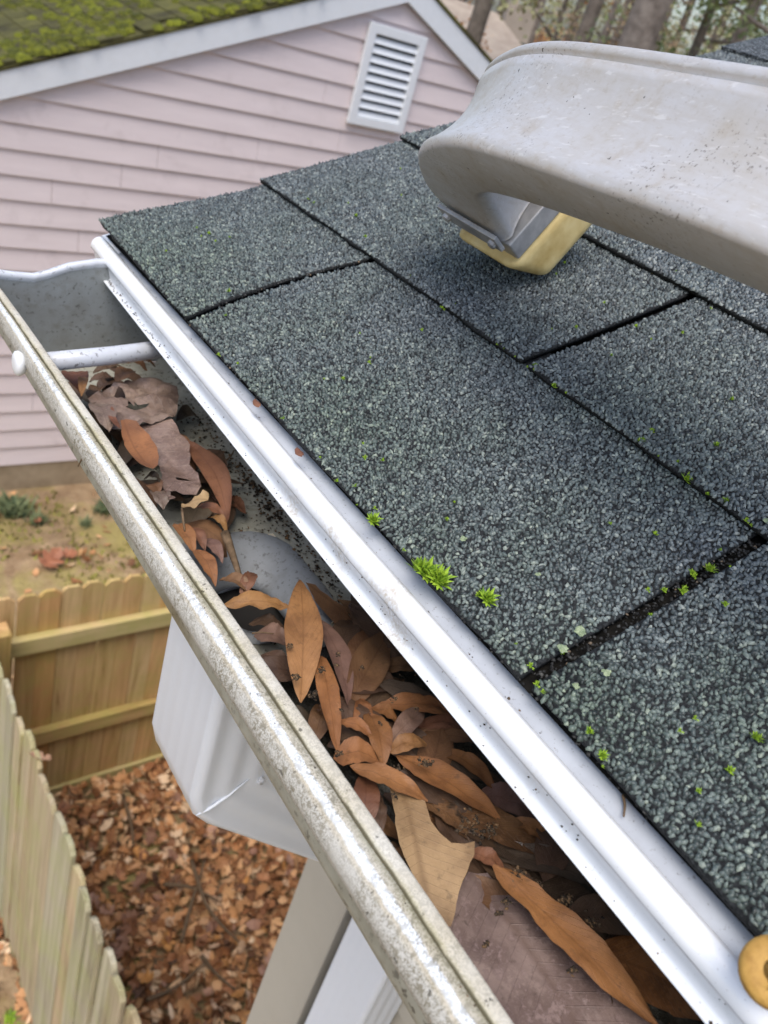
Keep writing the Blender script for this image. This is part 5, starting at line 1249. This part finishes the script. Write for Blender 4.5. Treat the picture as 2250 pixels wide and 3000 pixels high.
def tree(px, dist, r, h, mat, label, leaves, lo, crown_r, group, leaf=0.09, lean=0.0, limbs=7, gapf=0.0):
    p = pol(px, dist); t = empty('tree', (p[0], p[1], ZG), label, 'tree', group)
    sd0 = rnd.uniform(0, 99); pts = []; rad = []
    for i in range(12):
        k = i / 11; pts.append((p[0] + lean * k * h + 0.12 * h * 0.1 * nz(k * 3, sd0), p[1] + 0.1 * h * 0.12 * nz(k * 3, sd0 + 9), ZG - 0.1 + k * h)); rad.append(r * (1.25 if i == 0 else 1) * (1 - 0.75 * k))
    V, F = tube_vf(pts, rad, 10); parts = [(V, F)]; tips = []
    for j in range(limbs):
        k = rnd.uniform(lo, 0.97); i = min(10, int(k * 11)); b0 = np.array(pts[i]) + (np.array(pts[i + 1]) - np.array(pts[i])) * (k * 11 - i)
        a = rnd.uniform(0, 6.28); L = crown_r * rnd.uniform(0.5, 1.0) * (1.1 - 0.6 * k); d = np.array([math.cos(a), math.sin(a), rnd.uniform(0.05, 0.5)])
        lp = [b0 + d * L * s + np.array([0, 0, 0.15 * L * s * s]) + np.array([rnd.gauss(0, .03), rnd.gauss(0, .03), 0]) * L * s for s in (0, .35, .7, 1)]
        parts.append(tube_vf(lp, [r * .28 * (1 - .7 * k) + .012, r * .2 * (1 - .7 * k) + .01, .012, .006], 6)); tips.append((lp, L))
    Vt, Ft = join_vf(parts); mesh('trunk', Vt, Ft, MT['bark'], t, smooth=True)
    n = leaves; P = []; leaf_s = leaf * 2.2
    while len(P) < n:
        lp, L = rnd.choice(tips); s = rnd.uniform(0.3, 1.05); i = min(2, int(s * 3)); c_ = lp[i] + (lp[i + 1] - lp[i]) * min(1, s * 3 - i)
        cl = rnd.gauss(0, 1); g = 0.16 * L
        c2 = c_ + np.array([rnd.gauss(0, g), rnd.gauss(0, g), rnd.gauss(0, g * .7)])
        for _ in range(rnd.randint(3, 9)): P.append(c2 + np.array([rnd.gauss(0, leaf_s), rnd.gauss(0, leaf_s), rnd.gauss(0, leaf_s * .7)]))
    P = np.array(P[:n]); A = nrs.normal(size=(n, 3)); A /= np.linalg.norm(A, axis=1)[:, None]; B = np.cross(A, nrs.normal(size=(n, 3))); B /= np.linalg.norm(B, axis=1)[:, None]
    S = nrs.uniform(0.5, 1.2, (n, 1)) * leaf
    Vc = np.stack([P - A * S, P + B * S * .55, P + A * S, P - B * S * .55], 1).reshape(-1, 3)
    fast_mesh('crown', Vc, np.arange(4 * n).reshape(-1, 4), None, MT[mat], t)
    return t
G1 = 'trees in the wood behind the houses'
tree((1400, 60), 19.6, 0.25, 11, 'leaf_orange', 'thick dark trunk with a ruff of orange leaves beside the pink gable', 1785, 0.26, 1.59, G1, 0.050, 0.0, 7)
tree((1345, 30), 24.6, 0.17, 12, 'leaf_orange', 'slimmer trunk with rust leaves just behind the gable peak', 1071, 0.25, 1.74, G1, 0.058)
tree((1895, 60), 15.5, 0.35, 17, 'leaf_tan', 'wide pale grey trunk in the middle of the wood', 1666, 0.36, 2.90, G1, 0.065)
tree((1735, 60), 19.0, 0.19, 16, 'leaf_olive', 'straight dark trunk beside the wide pale trunk', 1903, 0.22, 2.46, G1, 0.065)
tree((1790, 60), 31.9, 0.16, 16, 'leaf_tan', 'thin dark trunk farther back between two trunks', 1785, 0.22, 2.90, G1, 0.072)
tree((1640, 40), 29.0, 0.10, 13, 'leaf_olive', 'very thin trunk above the stabilizer arm', 2618, 0.18, 2.90, G1, 0.072)
tree((1580, 20), 39.1, 0.20, 16, 'leaf_olive', 'olive leaved tree behind the distant house', 4998, 0.18, 4.93, G1, 0.094, limbs=14)
tree((1690, 40), 43.5, 0.23, 16, 'leaf_orange', 'rust leaved tree low in the distance', 2618, 0.16, 3.77, G1, 0.094, limbs=12)
tree((1960, 40), 30.4, 0.14, 13, 'leaf_olive', 'olive tree right beside the wide pale trunk', 3094, 0.18, 3.19, G1, 0.072, limbs=11)
tree((2070, 40), 17.4, 0.13, 10, 'leaf_green', 'evergreen with forked branches above our roof edge', 4998, 0.20, 2.75, G1, 0.054, limbs=14)
tree((2200, 20), 20.3, 0.19, 12, 'leaf_green', 'dense evergreen above the ridge side of our roof', 6188, 0.20, 3.48, G1, 0.061, limbs=16)
tree((2330, 60), 15.9, 0.17, 12, 'leaf_green', 'evergreen partly out of sight past the shingles', 4998, 0.18, 3.19, G1, 0.058, limbs=14)
tree((2140, 20), 37.7, 0.22, 17, 'leaf_olive', 'tall olive tree far behind the evergreens', 4998, 0.18, 4.64, G1, 0.094, limbs=14)
tree((2020, 20), 43.5, 0.22, 17, 'leaf_tan', 'tan leaved tree far behind the wide trunk', 4284, 0.18, 4.64, G1, 0.101, limbs=14)
tree((1480, 0), 47.9, 0.29, 18, 'leaf_olive', 'tall olive tree far beyond the pink gable', 5474, 0.18, 5.51, G1, 0.108, limbs=14)
tree((1850, 20), 52.2, 0.29, 18, 'leaf_olive', 'faint olive tree deepest in the wood', 5474, 0.16, 5.80, G1, 0.115, limbs=14)
tree((1820, 60), 36.2, 0.14, 15, 'leaf_tan', 'slender tan tree between the dark trunks', 1785, 0.22, 2.61, G1, 0.079)
# undergrowth as one far mass
n = 16000; az = nrs.uniform(0.15, 1.35, n); ds = nrs.uniform(45, 95, n)
hgt = nrs.beta(1.0, 2.4, n) * 4.2
P = np.stack([CAM[0] + ds * np.sin(az), CAM[1] + ds * np.cos(az), ZG + hgt], 1)
A = nrs.normal(size=(n, 3)); A /= np.linalg.norm(A, axis=1)[:, None]; B = np.cross(A, nrs.normal(size=(n, 3))); B /= np.linalg.norm(B, axis=1)[:, None]; S = nrs.uniform(0.14, 0.42, (n, 1))
b = NB('undergrowth_leaves'); um = b.fin(b.ramp(b.geo.outputs['Random Per Island'], [(0.0, (0.09, 0.085, 0.04)), (0.5, (0.19, 0.16, 0.085)), (0.85, (0.26, 0.20, 0.12)), (1.0, (0.38, 0.18, 0.07))]), 0.8)
o = fast_mesh('woodland_undergrowth', np.stack([P - A * S, P + B * S * .6, P + A * S, P - B * S * .6], 1).reshape(-1, 3), np.arange(4 * n).reshape(-1, 4), None, um, None, kind='stuff')
o['label'] = 'far brown and olive undergrowth of the wood'
print('leaves in gutter', LEAFN[0], 'objects', len(bpy.data.objects), 'tris', sum(len(m.loop_triangles) if m.loop_triangles else sum(len(p.vertices) - 2 for p in m.polygons) for m in bpy.data.meshes if m.users and len(m.polygons) < 3000) )
